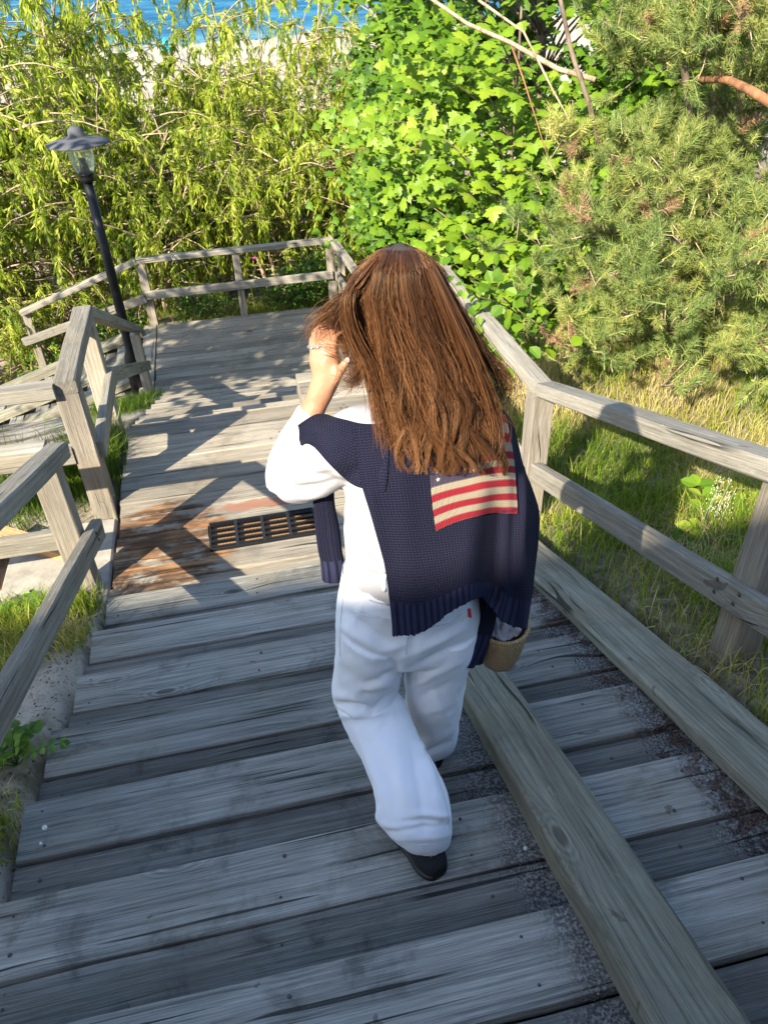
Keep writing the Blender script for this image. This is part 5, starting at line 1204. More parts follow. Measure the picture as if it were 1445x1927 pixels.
# waistband, belt loop, back seam stitching and the little red tab
wb_ = [(645, 1083, 891, 1079, 1.31, .116), (643, 1106, 893, 1102, 1.31, .119)]
V, Q, T = loft_arrays(*rings(wb_), nr=4, seg=60, expo=.92, cap=False); link('waistband', mesh_np('waistband', V, [Q], smooth=True), tro, M['denim'])
V, Q, T = limb([A(722, 1080, 1.182), A(723, 1112, 1.180)], [.006, .006], 4, 8); link('belt_loop', mesh_np('belt_loop', V, [Q, T], smooth=True), tro, M['denim'])
V = np.array([A(879, 1146, 1.185), A(884, 1144, 1.188), A(886, 1162, 1.190), A(880, 1160, 1.186)]); V = np.vstack([V, V + [.001, -.003, 0]])
link('red_tab', mesh_np('red_tab', V, [np.array([[0, 1, 2, 3], [4, 7, 6, 5], [0, 4, 5, 1], [1, 5, 6, 2], [2, 6, 7, 3], [3, 7, 4, 0]])]), tro, simple('red_tab_cloth', (.5, .02, .03), .8))
def seam(pts_, parent, r=.0011):
    P_ = catmull(np.array(pts_, float), 6 * len(pts_)); out = []
    for (x, y) in P_:
        v = CAMR @ np.array([x - PW / 2, -(y - PH / 2), -FOC]); v /= np.linalg.norm(v); h = BVt.ray_cast(Vector((0, 0, 0)), Vector(v))
        if h[0] is not None: out.append(v * (h[3] - .0006))
    if len(out) > 3: V, Q, T = tube_arrays(out, r, 5); link('seam', mesh_np('seam', V, [Q, T], smooth=True), parent, M['stitch'])
from mathutils.bvhtree import BVHTree
BVt = BVHTree.FromPolygons([v.co + wloc(tro) for v in tro.data.vertices], [list(q.vertices) for q in tro.data.polygons])
M['stitch'] = cloth('off_white_stitching', (.55, .56, .60))
seam([(755, 1262), (768, 1320), (790, 1390), (818, 1450), (838, 1510), (846, 1560)], tro); seam([(768, 1192), (766, 1210), (764, 1232)], tro); seam([(650, 1112), (700, 1116), (728, 1118)], tro)
seam([(648, 1112), (641, 1170), (640, 1235)], tro); seam([(733, 1578), (790, 1590), (844, 1584)], tro); seam([(800, 1180), (845, 1172), (886, 1140)], tro); seam([(660, 1150), (700, 1162), (726, 1160)], tro)
# --- shoes: black fuzzy clogs
w = NT('black_fuzzy_suede'); g_ = w.n('ShaderNodeNewGeometry').outputs['Position']; n_ = w.noise(g_, 500, 3, .6)
w.principled(w.ramp(n_, [(.3, (.003, .003, .004)), (.75, (.022, .022, .026))]), .8, w.bump(n_, .6, .002), spec=.3); M['suede'] = w.m
sole_m = simple('black_rubber_sole', (.010, .010, .011), .5, .4)
def shoe(heel, toe, z, lift=0.0):
    heel = np.array(heel); toe = np.array(toe); d = toe - heel; L = np.linalg.norm(d[:2]); d = d / L; s = np.array([d[1], -d[0], 0.])
    fr = [0, .06, .18, .35, .55, .75, .9, 1.0]; wd = [.022, .036, .043, .040, .044, .050, .044, .018]; hh = [.050, .062, .070, .066, .072, .060, .045, .030]
    t_ = bpy.data.objects.new('shoe', None)
    def ring_(f, w_, z0, z1, n=20):
        c = heel + d * L * f; a = np.linspace(0, 6.2832, n, endpoint=False); cx = np.sign(np.cos(a)) * np.abs(np.cos(a)) ** .75; cz = np.sign(np.sin(a)) * np.abs(np.sin(a)) ** .75
        return c + s * (w_ * cx)[:, None] + np.array([0, 0, 1]) * ((z0 + z1) / 2 + (z1 - z0) / 2 * cz)[:, None]
    def build(name, zlo, zhi, wm_, parent, mat):
        f2 = catmull(np.array(fr)[:, None], 22)[:, 0]; w2 = catmull(np.array(wd)[:, None], 22)[:, 0] * wm_; h2 = catmull(np.array(hh)[:, None], 22)[:, 0]
        V = np.vstack([ring_(f, ww, z + zlo, z + (h if zhi is None else zhi)) for f, ww, h in zip(f2, w2, h2)]); i = np.arange(21)[:, None] * 20; j = np.arange(20)[None]; j2 = (j + 1) % 20
        Q = np.stack([i + j, i + j2, i + 20 + j2, i + 20 + j], -1).reshape(-1, 4); caps = np.array([list(range(19, -1, -1)), list(range(420, 440))])
        me = mesh_np(name, V, [Q, caps], smooth=True); return link(name, me, parent, mat)
    up_ = build('shoe', .020, None, 1.0, wm, M['suede']); build('sole', .001, .026, 1.06, up_, sole_m); return up_
shoe((.298, .995, 0), (.205, 1.235, 0), -2.033); shoe((.392, 1.415, 0), (.405, 1.665, 0), -2.181)

# --- sweater panel: control grid (pixel x, pixel y, forward distance)
xs = [[662, 730, 790, 850, 905, 945, 966], [671, 735, 795, 855, 912, 958, 984], [680, 742, 801, 860, 920, 964, 1003], [694, 752, 809, 866, 924, 968, 1015], [709, 764, 819, 873, 927, 968, 1012], [723, 775, 826, 878, 928, 968, 1006], [731, 782, 832, 880, 925, 962, 1001], [738, 788, 835, 881, 914, 948, 992]]
ysx = [[802, 795, 790, 784, 776, 770, 800], [862, 856, 850, 846, 842, 845, 872], [914, 908, 905, 902, 900, 905, 918], [962, 962, 960, 955, 955, 962, 965], [1012, 1014, 1012, 1006, 1005, 1014, 1014], [1062, 1066, 1062, 1052, 1050, 1064, 1064], [1118, 1122, 1110, 1092, 1088, 1112, 1118], [1196, 1195, 1163, 1134, 1128, 1168, 1183]]
Ys = [[1.245, 1.235, 1.23, 1.235, 1.25, 1.29, 1.34], [1.225, 1.200, 1.195, 1.205, 1.225, 1.265, 1.33], [1.205, 1.185, 1.180, 1.190, 1.215, 1.245, 1.32], [1.195, 1.178, 1.172, 1.180, 1.220, 1.225, 1.31], [1.190, 1.172, 1.165, 1.172, 1.218, 1.212, 1.30], [1.185, 1.168, 1.160, 1.165, 1.215, 1.205, 1.295], [1.180, 1.162, 1.155, 1.162, 1.212, 1.200, 1.29], [1.165, 1.150, 1.148, 1.158, 1.205, 1.195, 1.285]]
CG = np.array([[A(xs[r][c], ysx[r][c], Ys[r][c]) for c in range(7)] for r in range(8)])
def sheet(CGr, nu, nv):
    a = catmull(CGr, nv); b = catmull(np.swapaxes(a, 0, 1), nu); return np.swapaxes(b, 0, 1)       # (nv, nu, 3)
from mathutils.bvhtree import BVHTree
def tree_of(obs):
    V, F = [], []
    for o in obs:
        q = wloc(o); n0 = len(V); V += [v.co + q for v in o.data.vertices]; F += [[n0 + i for i in p.vertices] for p in o.data.polygons]
    return BVHTree.FromPolygons(V, F)
def clear_of(S, gap):
    """push a cloth sheet off the clothes under it"""
    nv, nu = S.shape[:2]; d = np.linalg.norm(S, axis=-1); D = S / d[..., None]; h = np.full((nv, nu), 9.)
    for i in range(nv):
        for j in range(nu):
            r = BV.ray_cast(Vector((0, 0, 0)), Vector(D[i, j]))
            if r[0] is not None: h[i, j] = r[3]
    lim = np.minimum(h - gap, 9); d = np.minimum(d, lim)
    for it in range(14):
        e = np.pad(d, 1, 'edge'); d = np.minimum(.2 * (e[1:-1, 1:-1] + e[:-2, 1:-1] + e[2:, 1:-1] + e[1:-1, :-2] + e[1:-1, 2:]), lim)
    return D * d[..., None]
def sheet_mesh(name, S, parent, mat, thick=.005, ribf=None, wob=.0, seed=0, uvs=None, jag=0.0, flaguv=None, clear=0.0, ridges=None):
    nv, nu = S.shape[:2]
    if clear: S = clear_of(S, clear)
    if ridges:
        P2 = pix(S.reshape(-1, 3)); f = np.zeros(len(P2))
        for (a, b, am, wd) in ridges: f += am * np.exp(-(seg_d(P2, a, b)[0] / wd) ** 2)
        d0 = np.linalg.norm(S, axis=-1, keepdims=True); S = S * (1 - f.reshape(nv, nu, 1) / d0)
    du = np.gradient(S, axis=1); dv = np.gradient(S, axis=0); N = unit(np.cross(du, dv))
    if (N * -S).sum(-1).mean() < 0: N = -N
    if wob:
        f = np.array([noise.noise(Vector((c[0] * 9 + seed, c[1] * 9, c[2] * 5))) for c in S.reshape(-1, 3)]).reshape(nv, nu); S = S + N * (f * wob)[..., None]
    if jag:
        rs = np.random.RandomState(seed + 3); j_ = rs.normal(0, 1, nu) * jag; k_ = rs.normal(0, 1, nu // 6 + 2); j_ += np.interp(np.arange(nu), np.arange(len(k_)) * 6, k_) * jag * 1.3; S = S.copy(); S[-1] += unit(dv[-1]) * j_[:, None]; S[-2] += unit(dv[-2]) * j_[:, None] * .5
    if uvs is None:
        lu = np.concatenate([[0], np.cumsum(np.linalg.norm(np.diff(S[nv // 2], axis=0), axis=1))]); lv = np.concatenate([[0], np.cumsum(np.linalg.norm(np.diff(S[:, nu // 2], axis=0), axis=1))])
        U, Vv = np.meshgrid(lu, lv)
    else: U, Vv = uvs(S)
    top = S.reshape(-1, 3); bot = (S - N * thick).reshape(-1, 3); V = np.vstack([top, bot]); n = nv * nu
    i = np.arange(nv - 1)[:, None] * nu; j = np.arange(nu - 1)[None]; q = np.stack([i + j, i + nu + j, i + nu + j + 1, i + j + 1], -1).reshape(-1, 4)
    Q = [q, q[:, ::-1] + n]
    edge = list(range(nu)) + [r * nu + nu - 1 for r in range(1, nv)] + [(nv - 1) * nu + c for c in range(nu - 2, -1, -1)] + [r * nu for r in range(nv - 2, 0, -1)]
    e = np.array(edge); e2 = np.roll(e, -1); Q.append(np.stack([e, e2, e2 + n, e + n], 1))
    uv = np.stack([U.ravel(), -Vv.ravel()], 1); uv = np.vstack([uv, uv])
    rib = np.zeros((nv, nu)) if ribf is None else ribf(np.linspace(0, 1, nu)[None] + np.zeros((nv, 1)), np.linspace(0, 1, nv)[:, None] + np.zeros((1, nu)))
    me = mesh_np(name, V, [np.vstack(Q)], np.concatenate([rib.ravel(), rib.ravel()]), True, uv)
    if flaguv is not None:
        idx = np.vstack(Q).ravel(); f2 = np.vstack([flaguv, flaguv]); l = me.uv_layers.new(name='flag'); 
        li = np.empty(len(me.loops), np.int32); me.loops.foreach_get('vertex_index', li); l.data.foreach_set('uv', f2[li].astype(np.float32).ravel())
        me.uv_layers.active_index = 0
    bm = bmesh.new(); bm.from_mesh(me); bmesh.ops.recalc_face_normals(bm, faces=bm.faces); bm.to_mesh(me); bm.free()
    return link(name, me, parent, mat), S, N
BV = tree_of([shirt_o, tro])
SW = sheet(CG, 120, 120)
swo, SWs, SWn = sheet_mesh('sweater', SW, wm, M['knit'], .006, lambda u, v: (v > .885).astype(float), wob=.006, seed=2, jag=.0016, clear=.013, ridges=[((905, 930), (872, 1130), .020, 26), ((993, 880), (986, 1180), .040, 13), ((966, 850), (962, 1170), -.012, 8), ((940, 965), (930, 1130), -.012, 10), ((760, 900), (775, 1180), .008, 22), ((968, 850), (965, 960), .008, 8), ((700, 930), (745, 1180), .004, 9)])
camdir = unit(-SWs)
sgn = np.sign((SWn * camdir).sum(-1).mean())
# flag patch: samples the panel surface, 13 stripes with a dark corner
FU = np.linspace(0, 1, 70); FV = np.linspace(0, 1, 90)
def surf(u, v):
    i = np.clip(v * 119, 0, 118.99); j = np.clip(u * 119, 0, 118.99); i0 = i.astype(int); j0 = j.astype(int); fi = (i - i0)[..., None]; fj = (j - j0)[..., None]
    g = lambda a, b: SWs[a, b]
    return g(i0, j0) * (1 - fi) * (1 - fj) + g(i0, j0 + 1) * (1 - fi) * fj + g(i0 + 1, j0) * fi * (1 - fj) + g(i0 + 1, j0 + 1) * fi * fj
def find_uv(px, py):
    c = CAMR.T @ SWs.reshape(-1, 3).T; X_ = PW / 2 + FOC * c[0] / -c[2]; Y_ = PH / 2 - FOC * c[1] / -c[2]; k = np.argmin((X_ - px) ** 2 + (Y_ - py) ** 2); return np.array([(k % 120) / 119, (k // 120) / 119])
bl, br_, tr2, tl2 = find_uv(820, 998), find_uv(973, 965), find_uv(948, 782), find_uv(806, 812)
bm_, tm_ = find_uv(905, 961), find_uv(885, 800)
def quadp(s, t):   # s across, t bottom -> top, quadratic across so that the stripes bend over the fold
    def q(a, m, b): 
        return a * (1 - s)[..., None] * (1 - 2 * s)[..., None] + m * (4 * s * (1 - s))[..., None] + b * (s * (2 * s - 1))[..., None]
    return q(bl, (bm_ + (bl + br_) / 2) / 2, br_) * (1 - t)[..., None] + q(tl2, (tl2 + tr2) / 2, tr2) * t[..., None]
s_, t_ = np.meshgrid(FU, FV); UVp = quadp(s_, t_); FP = surf(UVp[..., 0], UVp[..., 1])
nrm = unit(np.cross(np.gradient(FP, axis=1), np.gradient(FP, axis=0))); sg = np.sign((nrm * unit(-FP)).sum(-1).mean()); FP = FP + nrm * sg * .0032
fo, _, _ = sheet_mesh('flag_patch', FP[::-1], swo, M['flagknit'], .0024, flaguv=np.stack([s_[::-1].ravel(), t_[::-1].ravel()], 1))
# embroidered stars and lettering on the patch
cream = simple('cream_yarn', (.62, .56, .42), .9)
def patch_pt(s, t, off=.0012):
    f = lambda a, b: (lambda uv: surf(uv[..., 0], uv[..., 1]))(quadp(np.array([a]), np.array([b])))[0]
    p = f(s, t); x = unit((f(s + .02, t) - f(s - .02, t))[None])[0]; y = unit((f(s, t + .02) - f(s, t - .02))[None])[0]; n = np.cross(x, y); n *= np.sign(n @ -p); return p + n * (.0028 + off), x, y, n
for (s, t) in [(.08, .53), (.08, .62), (.19, .60), (.30, .61), (.36, .58), (.24, .70), (.42, .68), (.10, .74), (.34, .78), (.45, .55)]:
    p_, x_, y_, n_ = patch_pt(s, t); a = np.linspace(0, 6.2832, 10, endpoint=False) + math.pi / 2; r_ = np.where(np.arange(10) % 2 == 0, .0052, .0022)
    V = p_ + (np.cos(a) * r_)[:, None] * x_ + (np.sin(a) * r_)[:, None] * y_; V = np.vstack([p_ + n_ * .0014, V]); link('star', mesh_np('star', V, [np.array([[0, i + 1, (i + 1) % 10 + 1] for i in range(10)])]), fo, cream)
tc_ = bpy.data.curves.new('lettering', 'FONT'); tc_.body = 'POLO'; tc_.size = .0105; tc_.extrude = .0004; tc_.align_x = 'CENTER'; tc_.space_character = 1.25
to_ = bpy.data.objects.new('tmp', tc_); COL.objects.link(to_); dg = bpy.context.evaluated_depsgraph_get(); lm = bpy.data.meshes.new_from_object(to_.evaluated_get(dg)); bpy.data.objects.remove(to_); lm.name = 'lettering'; lm.materials.clear()
p_, x_, y_, n_ = patch_pt(.86, .018, .0016); x_ = -x_ if x_[0] < 0 else x_; n2 = np.cross(x_, y_)
Mx = Matrix([[x_[i], y_[i], n2[i], p_[i]] for i in range(3)] + [[0, 0, 0, 1]]); link('lettering', lm, fo, simple('navy_thread', (.03, .02, .07), .8), Mx)
# sleeve laid over the left upper arm, folded over the elbow side, and its cuff hanging below
GS = np.array([[A(560, 800, 1.425), A(598, 779, 1.40), A(640, 787, 1.365), (A(682, 797, 1.325)), A(728, 797, 1.27)],
               [A(562, 806, 1.385), A(600, 796, 1.350), A(640, 810, 1.310), A(684, 822, 1.265), A(730, 826, 1.215)],
               [A(563, 816, 1.370), A(598, 816, 1.335), A(638, 838, 1.292), A(682, 856, 1.240), A(730, 862, 1.195)],
               [A(563, 826, 1.365), A(592, 832, 1.330), A(632, 866, 1.285), A(674, 892, 1.230), A(728, 900, 1.185)],
               [A(566, 838, 1.375), A(584, 836, 1.335), A(622, 876, 1.290), A(668, 914, 1.235), A(724, 925, 1.185)]])
SS = sheet(GS, 90, 60)
sheet_mesh('sweater_sleeve', SS, swo, M['knit'], .006, wob=.003, seed=5, clear=.014, uvs=lambda S: (lambda lu, lv: tuple(x.T if False else x for x in np.meshgrid(lv, lu, indexing='xy')))(*(np.linspace(0, .125, S.shape[0]), np.linspace(0, .20, S.shape[1]))))
def flat_tube(name, lst, parent, mat, nr=50, seg=40, ribfrom=.7, expo=.8, uvw=.16):
    V, Q, T = loft_arrays(*rings(lst), nr=nr, seg=seg, expo=expo); C = V[:-2].reshape(nr, seg, 3)
    f = np.array([noise.noise(Vector((c[0] * 25, c[1] * 25, c[2] * 8 + 4))) for c in V]) * .004; cen = C.mean(1); cc = np.repeat(cen, seg, 0); dirn = unit(V[:-2] - cc); V[:-2] += dirn * f[:-2, None]
    aa = np.linspace(0, uvw, seg); ll = np.concatenate([[0], np.cumsum(np.linalg.norm(np.diff(cen, axis=0), axis=1))]); U, W_ = np.meshgrid(aa, ll); uv = np.vstack([np.stack([U.ravel(), -W_.ravel()], 1), [[0, 0], [0, 0]]])
    rb = np.repeat((np.linspace(0, 1, nr) > ribfrom).astype(float), seg); me = mesh_np(name, V, [Q, T], np.concatenate([rb, [0, 0]]), True, uv); return link(name, me, parent, mat)
flat_tube('hanging_cuff', [(590, 880, 632, 880, 1.40, .022), (589, 930, 630, 930, 1.40, .022), (593, 985, 637, 980, 1.40, .020), (600, 1035, 643, 1030, 1.40, .018), (604, 1058, 648, 1054, 1.40, .019), (606, 1090, 653, 1086, 1.40, .021)], swo, M['knit'], ribfrom=.72)
flat_tube('hanging_cuff', [(905, 1090, 938, 1090, 1.27, .018), (893, 1150, 930, 1150, 1.285, .018), (876, 1205, 918, 1205, 1.29, .018), (864, 1250, 890, 1252, 1.27, .016)], swo, M['knit'], ribfrom=.55)
flat_tube('hanging_cuff', [(915, 1100, 945, 1100, 1.275, .014), (905, 1170, 930, 1170, 1.29, .014), (888, 1246, 908, 1244, 1.295, .012)], swo, M['knit'], ribfrom=.5)

# --- hair
w = NT('brown_hair'); tn = w.n('ShaderNodeAttribute', attribute_name='tint').outputs['Fac']
c = w.ramp(tn, [(0, (.014, .006, .003)), (.32, (.050, .021, .0095)), (.60, (.125, .053, .022)), (.85, (.24, .112, .048)), (1, (.38, .20, .09))])
p = w.principled(c, .42, None, spec=.45); p.inputs['Specular Tint'].default_value = (1, .74, .50, 1); M['hair'] = w.m
M['underhair'] = simple('dark_inner_hair', (.016, .007, .004), .95, .05)
LV = [458, 472, 505, 560, 620, 690, 760, 828, 892]
XL = [738, 712, 684, 668, 680, 696, 712, 726, 742]; XR = [762, 792, 816, 838, 858, 886, 914, 926, 916]
YC = [1.345, 1.345, 1.345, 1.345, 1.335, 1.315, 1.295, 1.285, 1.28]; BD = [-.045, .050, .090, .108, .112, .108, .112, .118, .120]
hs = np.random.RandomState(101)
nS, nP = 9000, 18
ncl = 130; cls = np.sort(hs.uniform(0, 1, ncl)); clw = hs.normal(0, 1, (ncl, 4)); cend = hs.uniform(.66, 1.0, ncl) ** .8; cph = hs.uniform(0, 6.28, ncl); cfr = hs.uniform(2.0, 5.0, ncl); cton = hs.normal(0, .12, ncl); cdep = hs.uniform(.82, 1.04, ncl)
def hair_pt(s, g, depth, dx, dy=0):
    """s across 0..1, g along 0..1 (arrays)"""
    lv = g * (len(LV) - 1); k = np.arange(len(LV)); y = np.interp(lv, k, LV); xl = np.interp(lv, k, XL); xr = np.interp(lv, k, XR); yc = np.interp(lv, k, YC); bd = np.interp(lv, k, BD)
    th = (s - .5) * 2; x = xl + (xr - xl) * s + dx; Y = yc - bd * depth * np.sqrt(np.clip(1 - (th * .97) ** 2, .02, 1)) ; yy = y + dy
    v = np.stack([x - PW / 2, -(yy - PH / 2), np.full_like(x, -FOC)], -1) @ CAMR.T; return v * (Y / v[..., 1])[..., None]
def strands(PTS, rad0, tint, name, parent):
    """PTS (n,m,3) -> thin three sided tubes joined in one mesh"""
    n, m = PTS.shape[:2]; T = unit(np.gradient(PTS, axis=1)); ref = unit(hs.normal(size=(n, 1, 3))); N = unit(np.cross(T, ref + 0 * T)); B = np.cross(T, N)
    tap = np.concatenate([np.linspace(.8, 1, 3), np.linspace(1, .35, m - 3)]) * 1.0; r = rad0[:, None] * tap[None]
    a = np.array([0, 2.094, 4.189]); V = PTS[:, :, None] + r[..., None, None] * (np.cos(a)[:, None] * N[:, :, None] + np.sin(a)[:, None] * B[:, :, None])
    V = V.reshape(-1, 3); i = (np.arange(n) * m * 3)[:, None, None] + (np.arange(m - 1) * 3)[None, :, None] + np.arange(3)[None, None]; i2 = (np.arange(n) * m * 3)[:, None, None] + (np.arange(m - 1) * 3)[None, :, None] + ((np.arange(3) + 1) % 3)[None, None]
    Q = np.stack([i, i2, i2 + 3, i + 3], -1).reshape(-1, 4); me = mesh_np(name, V, [Q], np.clip(np.repeat(tint.reshape(-1), 3), 0, 1), True); o = link(name, me, parent, M['hair']); o['kind'] = 'stuff'; return o
ci = hs.randint(0, ncl, nS); s0 = np.clip(cls[ci] + hs.normal(0, .035, nS), 0, 1)
g1 = np.clip(cend[ci] + hs.normal(0, .065, nS), .5, 1.03); g0 = hs.uniform(0, .10, nS) * hs.uniform(0, 1, nS)
u = np.linspace(0, 1, nP); G = g0[:, None] + (g1 - g0)[:, None] * u
# drift of whole locks to the right (wind) and gathering to lock centres
pull = sstep(.35, 1.0, G) * .80
S_ = s0[:, None] * (1 - pull) + (cls[ci] + .02 * clw[ci, 0])[:, None] * pull
S_ = .5 + (S_ - .5) * 1.0; amp = 15.0 * sstep(.28, 1.0, G) * (.5 + .5 * np.abs(clw[ci, 1]))[:, None]
DX = amp * np.sin(cph[ci][:, None] + cfr[ci][:, None] * G * 5.2) + hs.normal(0, 1, (nS, 1)) * 3.2 * sstep(.1, 1, G)
dpt = cdep[ci][:, None] * (1 - .28 * (hs.rand(nS) ** 2.0)[:, None] * np.ones((1, nP))) + .09 * np.sin(cph[ci][:, None] * 2 + G * 17) * sstep(.35, 1, G)
PT = hair_pt(np.clip(S_, -.02, 1.02), G, dpt, DX, amp * .35 * np.cos(cph[ci][:, None] * 1.7 + G * 14))
DX = DX + (clw[ci, 2] * 20)[:, None] * sstep(.80, 1.0, G) + 9 * sstep(.55, .85, G) * np.clip(S_ - .6, 0, 1) * 2.5
PT = hair_pt(np.clip(S_, -.02, 1.02), G, dpt, DX, amp * .35 * np.cos(cph[ci][:, None] * 1.7 + G * 14))
tint = np.clip(.30 + cton[ci][:, None] * .7 + hs.normal(0, .065, (nS, 1)) + .36 * G ** 1.2 + .0 * PT[..., 0], 0, 1)
hair = strands(PT, hs.uniform(.0004, .0009, nS), tint, 'hair', wm)
# inner mass so that nothing shows through
Ls, Rs_, Ds = [], [], []
for k in range(len(LV) - 2):
    cx = (XL[k] + XR[k]) / 2; hw = (XR[k] - XL[k]) / 2 * (.86 if k < 5 else .72); Yk = YC[k] - .02 * (k > 4); 
    Ls.append(A(cx - hw, LV[k] + 14, Yk)); Rs_.append(A(cx + hw, LV[k] + 14, Yk)); Ds.append(max(BD[k], .008) * (.80 if k < 5 else .70))
V, Q, T = loft_arrays(Ls, Rs_, Ds, nr=40, seg=32, expo=1.0); link('hair_underlayer', mesh_np('hair_underlayer', V, [Q, T], np.full(len(V), .12), True), wm, M['underhair'])
# locks lifted by the hand on the left, curls and flyaways
def path_strands(ctrl, n, spread, curl, tone, name, nP=20, rad=(.0005, .0009), endsp=1.0):
    C = catmull(np.array([A(*c) for c in ctrl]), nP); off = hs.normal(0, 1, (n, 1, 3)) * spread; uu = np.linspace(0, 1, nP)
    env = (.35 + .9 * uu * endsp)[None, :, None]; ph = hs.uniform(0, 6.28, (n, 1)); fr_ = hs.uniform(4, 10, (n, 1)); am = curl * (uu[None] ** 1.2) * hs.uniform(.3, 1, (n, 1))
    P = C[None] + off * env + np.stack([am * np.sin(ph + fr_ * uu), am * .6 * np.cos(ph * 1.3 + fr_ * uu), am * np.cos(ph + fr_ * uu)], -1)
    e = hs.uniform(.6, 1, n); idx = uu[None] * e[:, None] * (nP - 1); i0 = np.clip(idx.astype(int), 0, nP - 2); f = (idx - i0)[..., None]; P = np.take_along_axis(P, i0[..., None], 1) * (1 - f) + np.take_along_axis(P, i0[..., None] + 1, 1) * f
    t = np.clip(tone + hs.normal(0, .1, (n, 1)) + .22 * uu[None], 0, 1); return strands(P, hs.uniform(rad[0], rad[1], n), t, name, wm)
path_strands([(712, 490, 1.30), (682, 530, 1.28), (650, 570, 1.31), (634, 605, 1.43), (650, 640, 1.45), (668, 690, 1.40), (660, 735, 1.37)], 200, .009, .014, .38, 'hair_lock')
path_strands([(700, 500, 1.31), (668, 545, 1.29), (660, 595, 1.29), (672, 640, 1.31), (680, 690, 1.32), (662, 718, 1.34), (640, 712, 1.35)], 200, .009, .013, .34, 'hair_lock')
path_strands([(700, 505, 1.31), (664, 548, 1.34), (622, 585, 1.40), (594, 618, 1.49), (598, 640, 1.50), (625, 650, 1.42), (660, 655, 1.38)], 70, .010, .022, .5, 'hair_lock')
path_strands([(700, 500, 1.31), (655, 560, 1.36), (608, 590, 1.42), (584, 625, 1.43), (590, 660, 1.44)], 40, .010, .022, .5, 'hair_lock', rad=(.0004, .0006))
path_strands([(690, 560, 1.29), (684, 640, 1.30), (676, 700, 1.31), (655, 722, 1.33), (650, 700, 1.34)], 60, .006, .012, .3, 'hair_lock')
path_strands([(680, 520, 1.30), (655, 560, 1.27), (662, 620, 1.26), (690, 680, 1.25), (712, 760, 1.23), (728, 850, 1.20)], 340, .008, .008, .40, 'hair_lock')
path_strands([(800, 492, 1.31), (838, 550, 1.28), (876, 615, 1.28), (915, 675, 1.29), (948, 715, 1.30), (935, 745, 1.31), (912, 735, 1.31)], 200, .010, .016, .42, 'hair_lock')
path_strands([(812, 505, 1.28), (850, 590, 1.25), (888, 680, 1.24), (918, 760, 1.24), (928, 815, 1.23), (912, 860, 1.21)], 300, .011, .013, .42, 'hair_lock')
path_strands([(825, 560, 1.30), (860, 640, 1.30), (880, 700, 1.30), (905, 760, 1.29), (950, 775, 1.28)], 90, .012, .02, .5, 'hair_lock')
# crown: short swept strands that close the parting
n = 900; aN = hs.uniform(0, 6.28, n); rN = hs.uniform(0, .022, n); top = A(750, 472, 1.345); uu = np.linspace(0, 1, 12); dN = np.stack([np.cos(aN), np.sin(aN) * .9, 0 * aN], 1)
PN = (top + np.array([0, 0, -.004]) + dN * rN[:, None])[:, None] + dN[:, None] * (.075 * uu)[None, :, None] + np.array([0, 0, -1.0]) * (.052 * uu ** 2 + .0012 * hs.rand(n, 1))[..., None] + hs.normal(0, .0025, (n, 1, 3)) * uu[None, :, None]
strands(PN, np.full(n, .0007), np.clip(.26 + hs.normal(0, .06, (n, 1)) + .12 * uu, 0, 1), 'crown_hair', wm)
# fine flyaways round the outline
n = 420; sA = np.where(hs.rand(n) < .5, hs.uniform(-.03, .12, n), hs.uniform(.86, 1.05, n)); gg = hs.uniform(.05, .85, n); L_ = hs.uniform(.10, .28, n); uu = np.linspace(0, 1, 14)
G2 = np.clip(gg[:, None] + L_[:, None] * uu, 0, 1); DX2 = np.where(sA < .5, -1, 1)[:, None] * (hs.uniform(2, 26, (n, 1)) * uu ** 1.5) + 9 * np.sin(hs.uniform(0, 6, (n, 1)) + uu * hs.uniform(3, 9, (n, 1))) * uu
strands(hair_pt(np.repeat(sA[:, None], 14, 1), G2, np.ones((n, 14)), DX2, 0), np.full(n, .00042), np.clip(hs.normal(.75, .12, (n, 1)) + 0 * uu, 0, 1), 'flyaway_hair', wm)

n = 36; sB = hs.uniform(.02, .98, n); gB = hs.uniform(.15, .55, n); eB = np.clip(gB + hs.uniform(.3, .55, n), 0, 1.0); G3 = gB[:, None] + (eB - gB)[:, None] * uu
DX3 = hs.uniform(6, 26, (n, 1)) * np.sin(hs.uniform(0, 6.28, (n, 1)) + uu * hs.uniform(3, 9, (n, 1))) * uu ** .8 + hs.normal(0, 10, (n, 1)) * uu
strands(hair_pt(np.repeat(sB[:, None], 14, 1), G3, 1.05 + .10 * hs.rand(n, 1) * uu, DX3, 0), np.full(n, .0005), np.clip(hs.normal(.5, .16, (n, 1)) + .2 * uu, 0, 1), 'flyaway_hair', wm)

# --- straw basket carried at her right side, grey cloth inside
w = NT('woven_straw'); tcg = w.n('ShaderNodeUVMap').outputs[0]; sp = w.n('ShaderNodeSeparateXYZ'); w.set(sp.inputs[0], tcg)
su = w.math('MULTIPLY', sp.outputs[0], 58); sv = w.math('MULTIPLY', sp.outputs[1], 17)
row = w.math('FLOOR', sv); uu_ = w.math('FRACT', w.math('ADD', su, w.math('ADD', w.math('MULTIPLY', row, .5), w.math('MULTIPLY', w.math('FRACT', sv), .6)))); vv_ = w.math('FRACT', sv)
hgt = w.math('MULTIPLY', w.math('SINE', w.math('MULTIPLY', uu_, math.pi)), w.math('SINE', w.math('MULTIPLY', vv_, math.pi)))
n_ = w.noise(tcg, 60, 4, .6); col = w.mix(hgt, (.16, .095, .04), (.50, .35, .18)); col = w.mix(w.math('MULTIPLY', n_, .35), col, (.62, .47, .27))
w.principled(col, .75, w.bump(hgt, 1.0, .004), spec=.25); M['straw'] = w.m
rimc = A(946, 1174, 1.33); botc = A(942, 1244, 1.335)
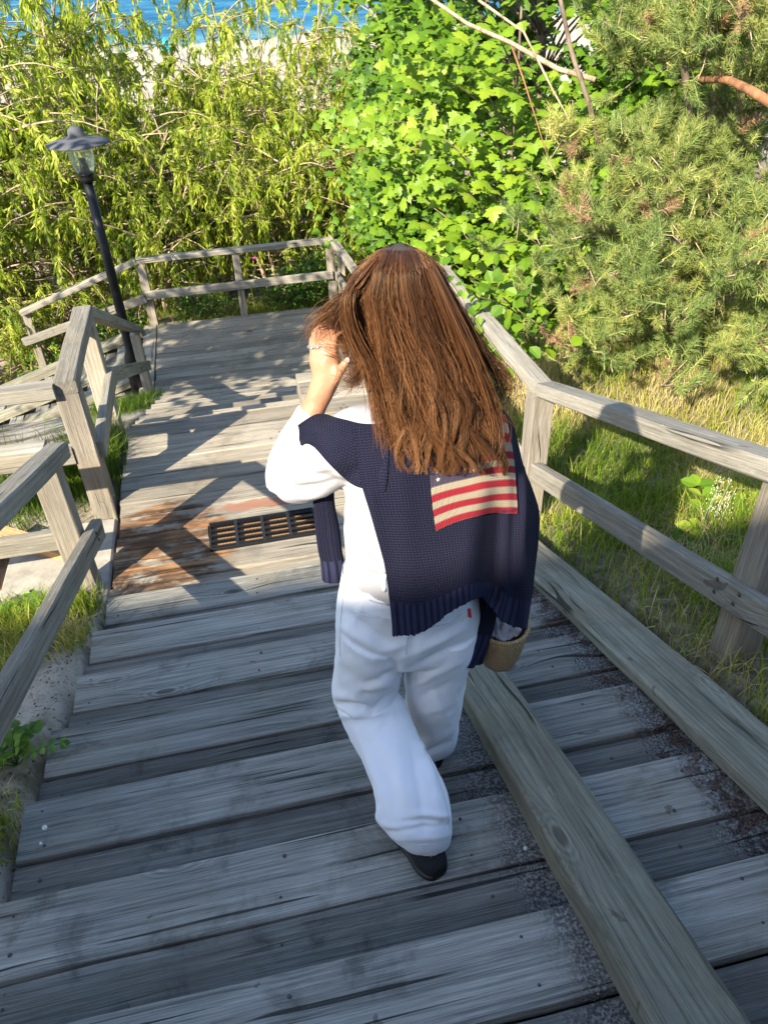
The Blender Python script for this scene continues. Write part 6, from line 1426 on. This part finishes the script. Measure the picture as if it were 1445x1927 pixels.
bk = thing('straw_basket', tuple(botc), 'small round woven straw basket with a grey cloth in it, hanging at her right side', 'basket')
axis = unit((rimc - botc)[None])[0]; axis = unit((axis * .45 + np.array([.02, -.10, 1.0]) * .55)[None])[0]; xx_ = unit(np.cross(axis, [0, 1, 0.2])[None])[0]; yy_ = np.cross(axis, xx_)
Hb = .150; b0 = rimc - axis * Hb
def bk_lathe(name, prof, seg, mat, parent, wobble=.0):
    a = np.linspace(0, 2 * np.pi, seg + 1); V = []; uv = []
    for k, (r, z) in enumerate(prof):
        for i, t in enumerate(a):
            rr = r * (1 + wobble * math.sin(3 * t + z * 20)); V.append(b0 + axis * z + (xx_ * math.cos(t) + yy_ * math.sin(t)) * rr); uv.append((i / seg, z / Hb))
    n1 = seg + 1; i = np.arange(len(prof) - 1)[:, None] * n1; j = np.arange(seg)[None]; Q = np.stack([i + j, i + j + 1, i + n1 + j + 1, i + n1 + j], -1).reshape(-1, 4)
    return link(name, mesh_np(name, np.array(V), [Q], None, True, np.array(uv)), parent, mat)
bk_lathe('basket_body', [(.001, .004), (.036, .0), (.046, .006), (.053, .03), (.060, .07), (.065, .115), (.068, Hb), (.064, Hb), (.058, .10), (.050, .05), (.03, .012), (.001, .012)], 48, M['straw'], bk, .012)
V, Q = torus(rimc, axis, .0665, .0056, 48, 10); uvr = np.stack([np.repeat(np.arange(48) / 48 * 1.0, 10), np.tile(np.arange(10) / 10 * .12, 48)], 1); link('rim', mesh_np('rim', V, [Q], None, True, uvr), bk, M['straw'])
e1 = rimc + xx_ * .058 * np.sign(xx_[0]) * -1; hp = [e1 + axis * -.01, A(910, 1148, 1.30), A(914, 1110, 1.32), A(935, 1100, 1.34), rimc + xx_ * .058 * np.sign(xx_[0])]
V, Q, T = limb(hp, [.0048] * 5, 30, 8); link('handle', mesh_np('handle', V, [Q, T], None, True, np.stack([np.linspace(0, 1, len(V)), np.zeros(len(V))], 1)), bk, M['straw'])
rs = np.random.RandomState(8); gu = np.linspace(-1, 1, 34); U, W_ = np.meshgrid(gu, gu); rr = np.sqrt(U ** 2 + W_ ** 2); hgt_ = np.array([noise.noise(Vector((a * 2.6, b * 2.6, 1.5))) for a, b in zip(U.ravel(), W_.ravel())]).reshape(U.shape)
hgt_ = .012 + .030 * np.abs(hgt_) ** .7 - .012 * np.clip(rr, 0, 1.4); sc_ = .050 * np.where(rr > 1, 1 / rr, 1)
P_ = rimc + xx_ * (U * sc_)[..., None] + yy_ * (W_ * sc_)[..., None] + axis * (hgt_ - .012)[..., None]
cl = thing('folded_cloth', tuple(rimc), 'crumpled grey cloth lying in the straw basket', 'cloth'); 
i = np.arange(33)[:, None] * 34; j = np.arange(33)[None]; Q = np.stack([i + j, i + j + 1, i + 35 + j, i + 34 + j], -1).reshape(-1, 4)
bpy.data.objects.remove(cl); co_ = link('folded_cloth', mesh_np('folded_cloth', P_.reshape(-1, 3), [Q], None, True), None, cloth('grey_cloth', (.30, .30, .33))); meta(co_, 'crumpled grey cloth lying in the straw basket', 'cloth')
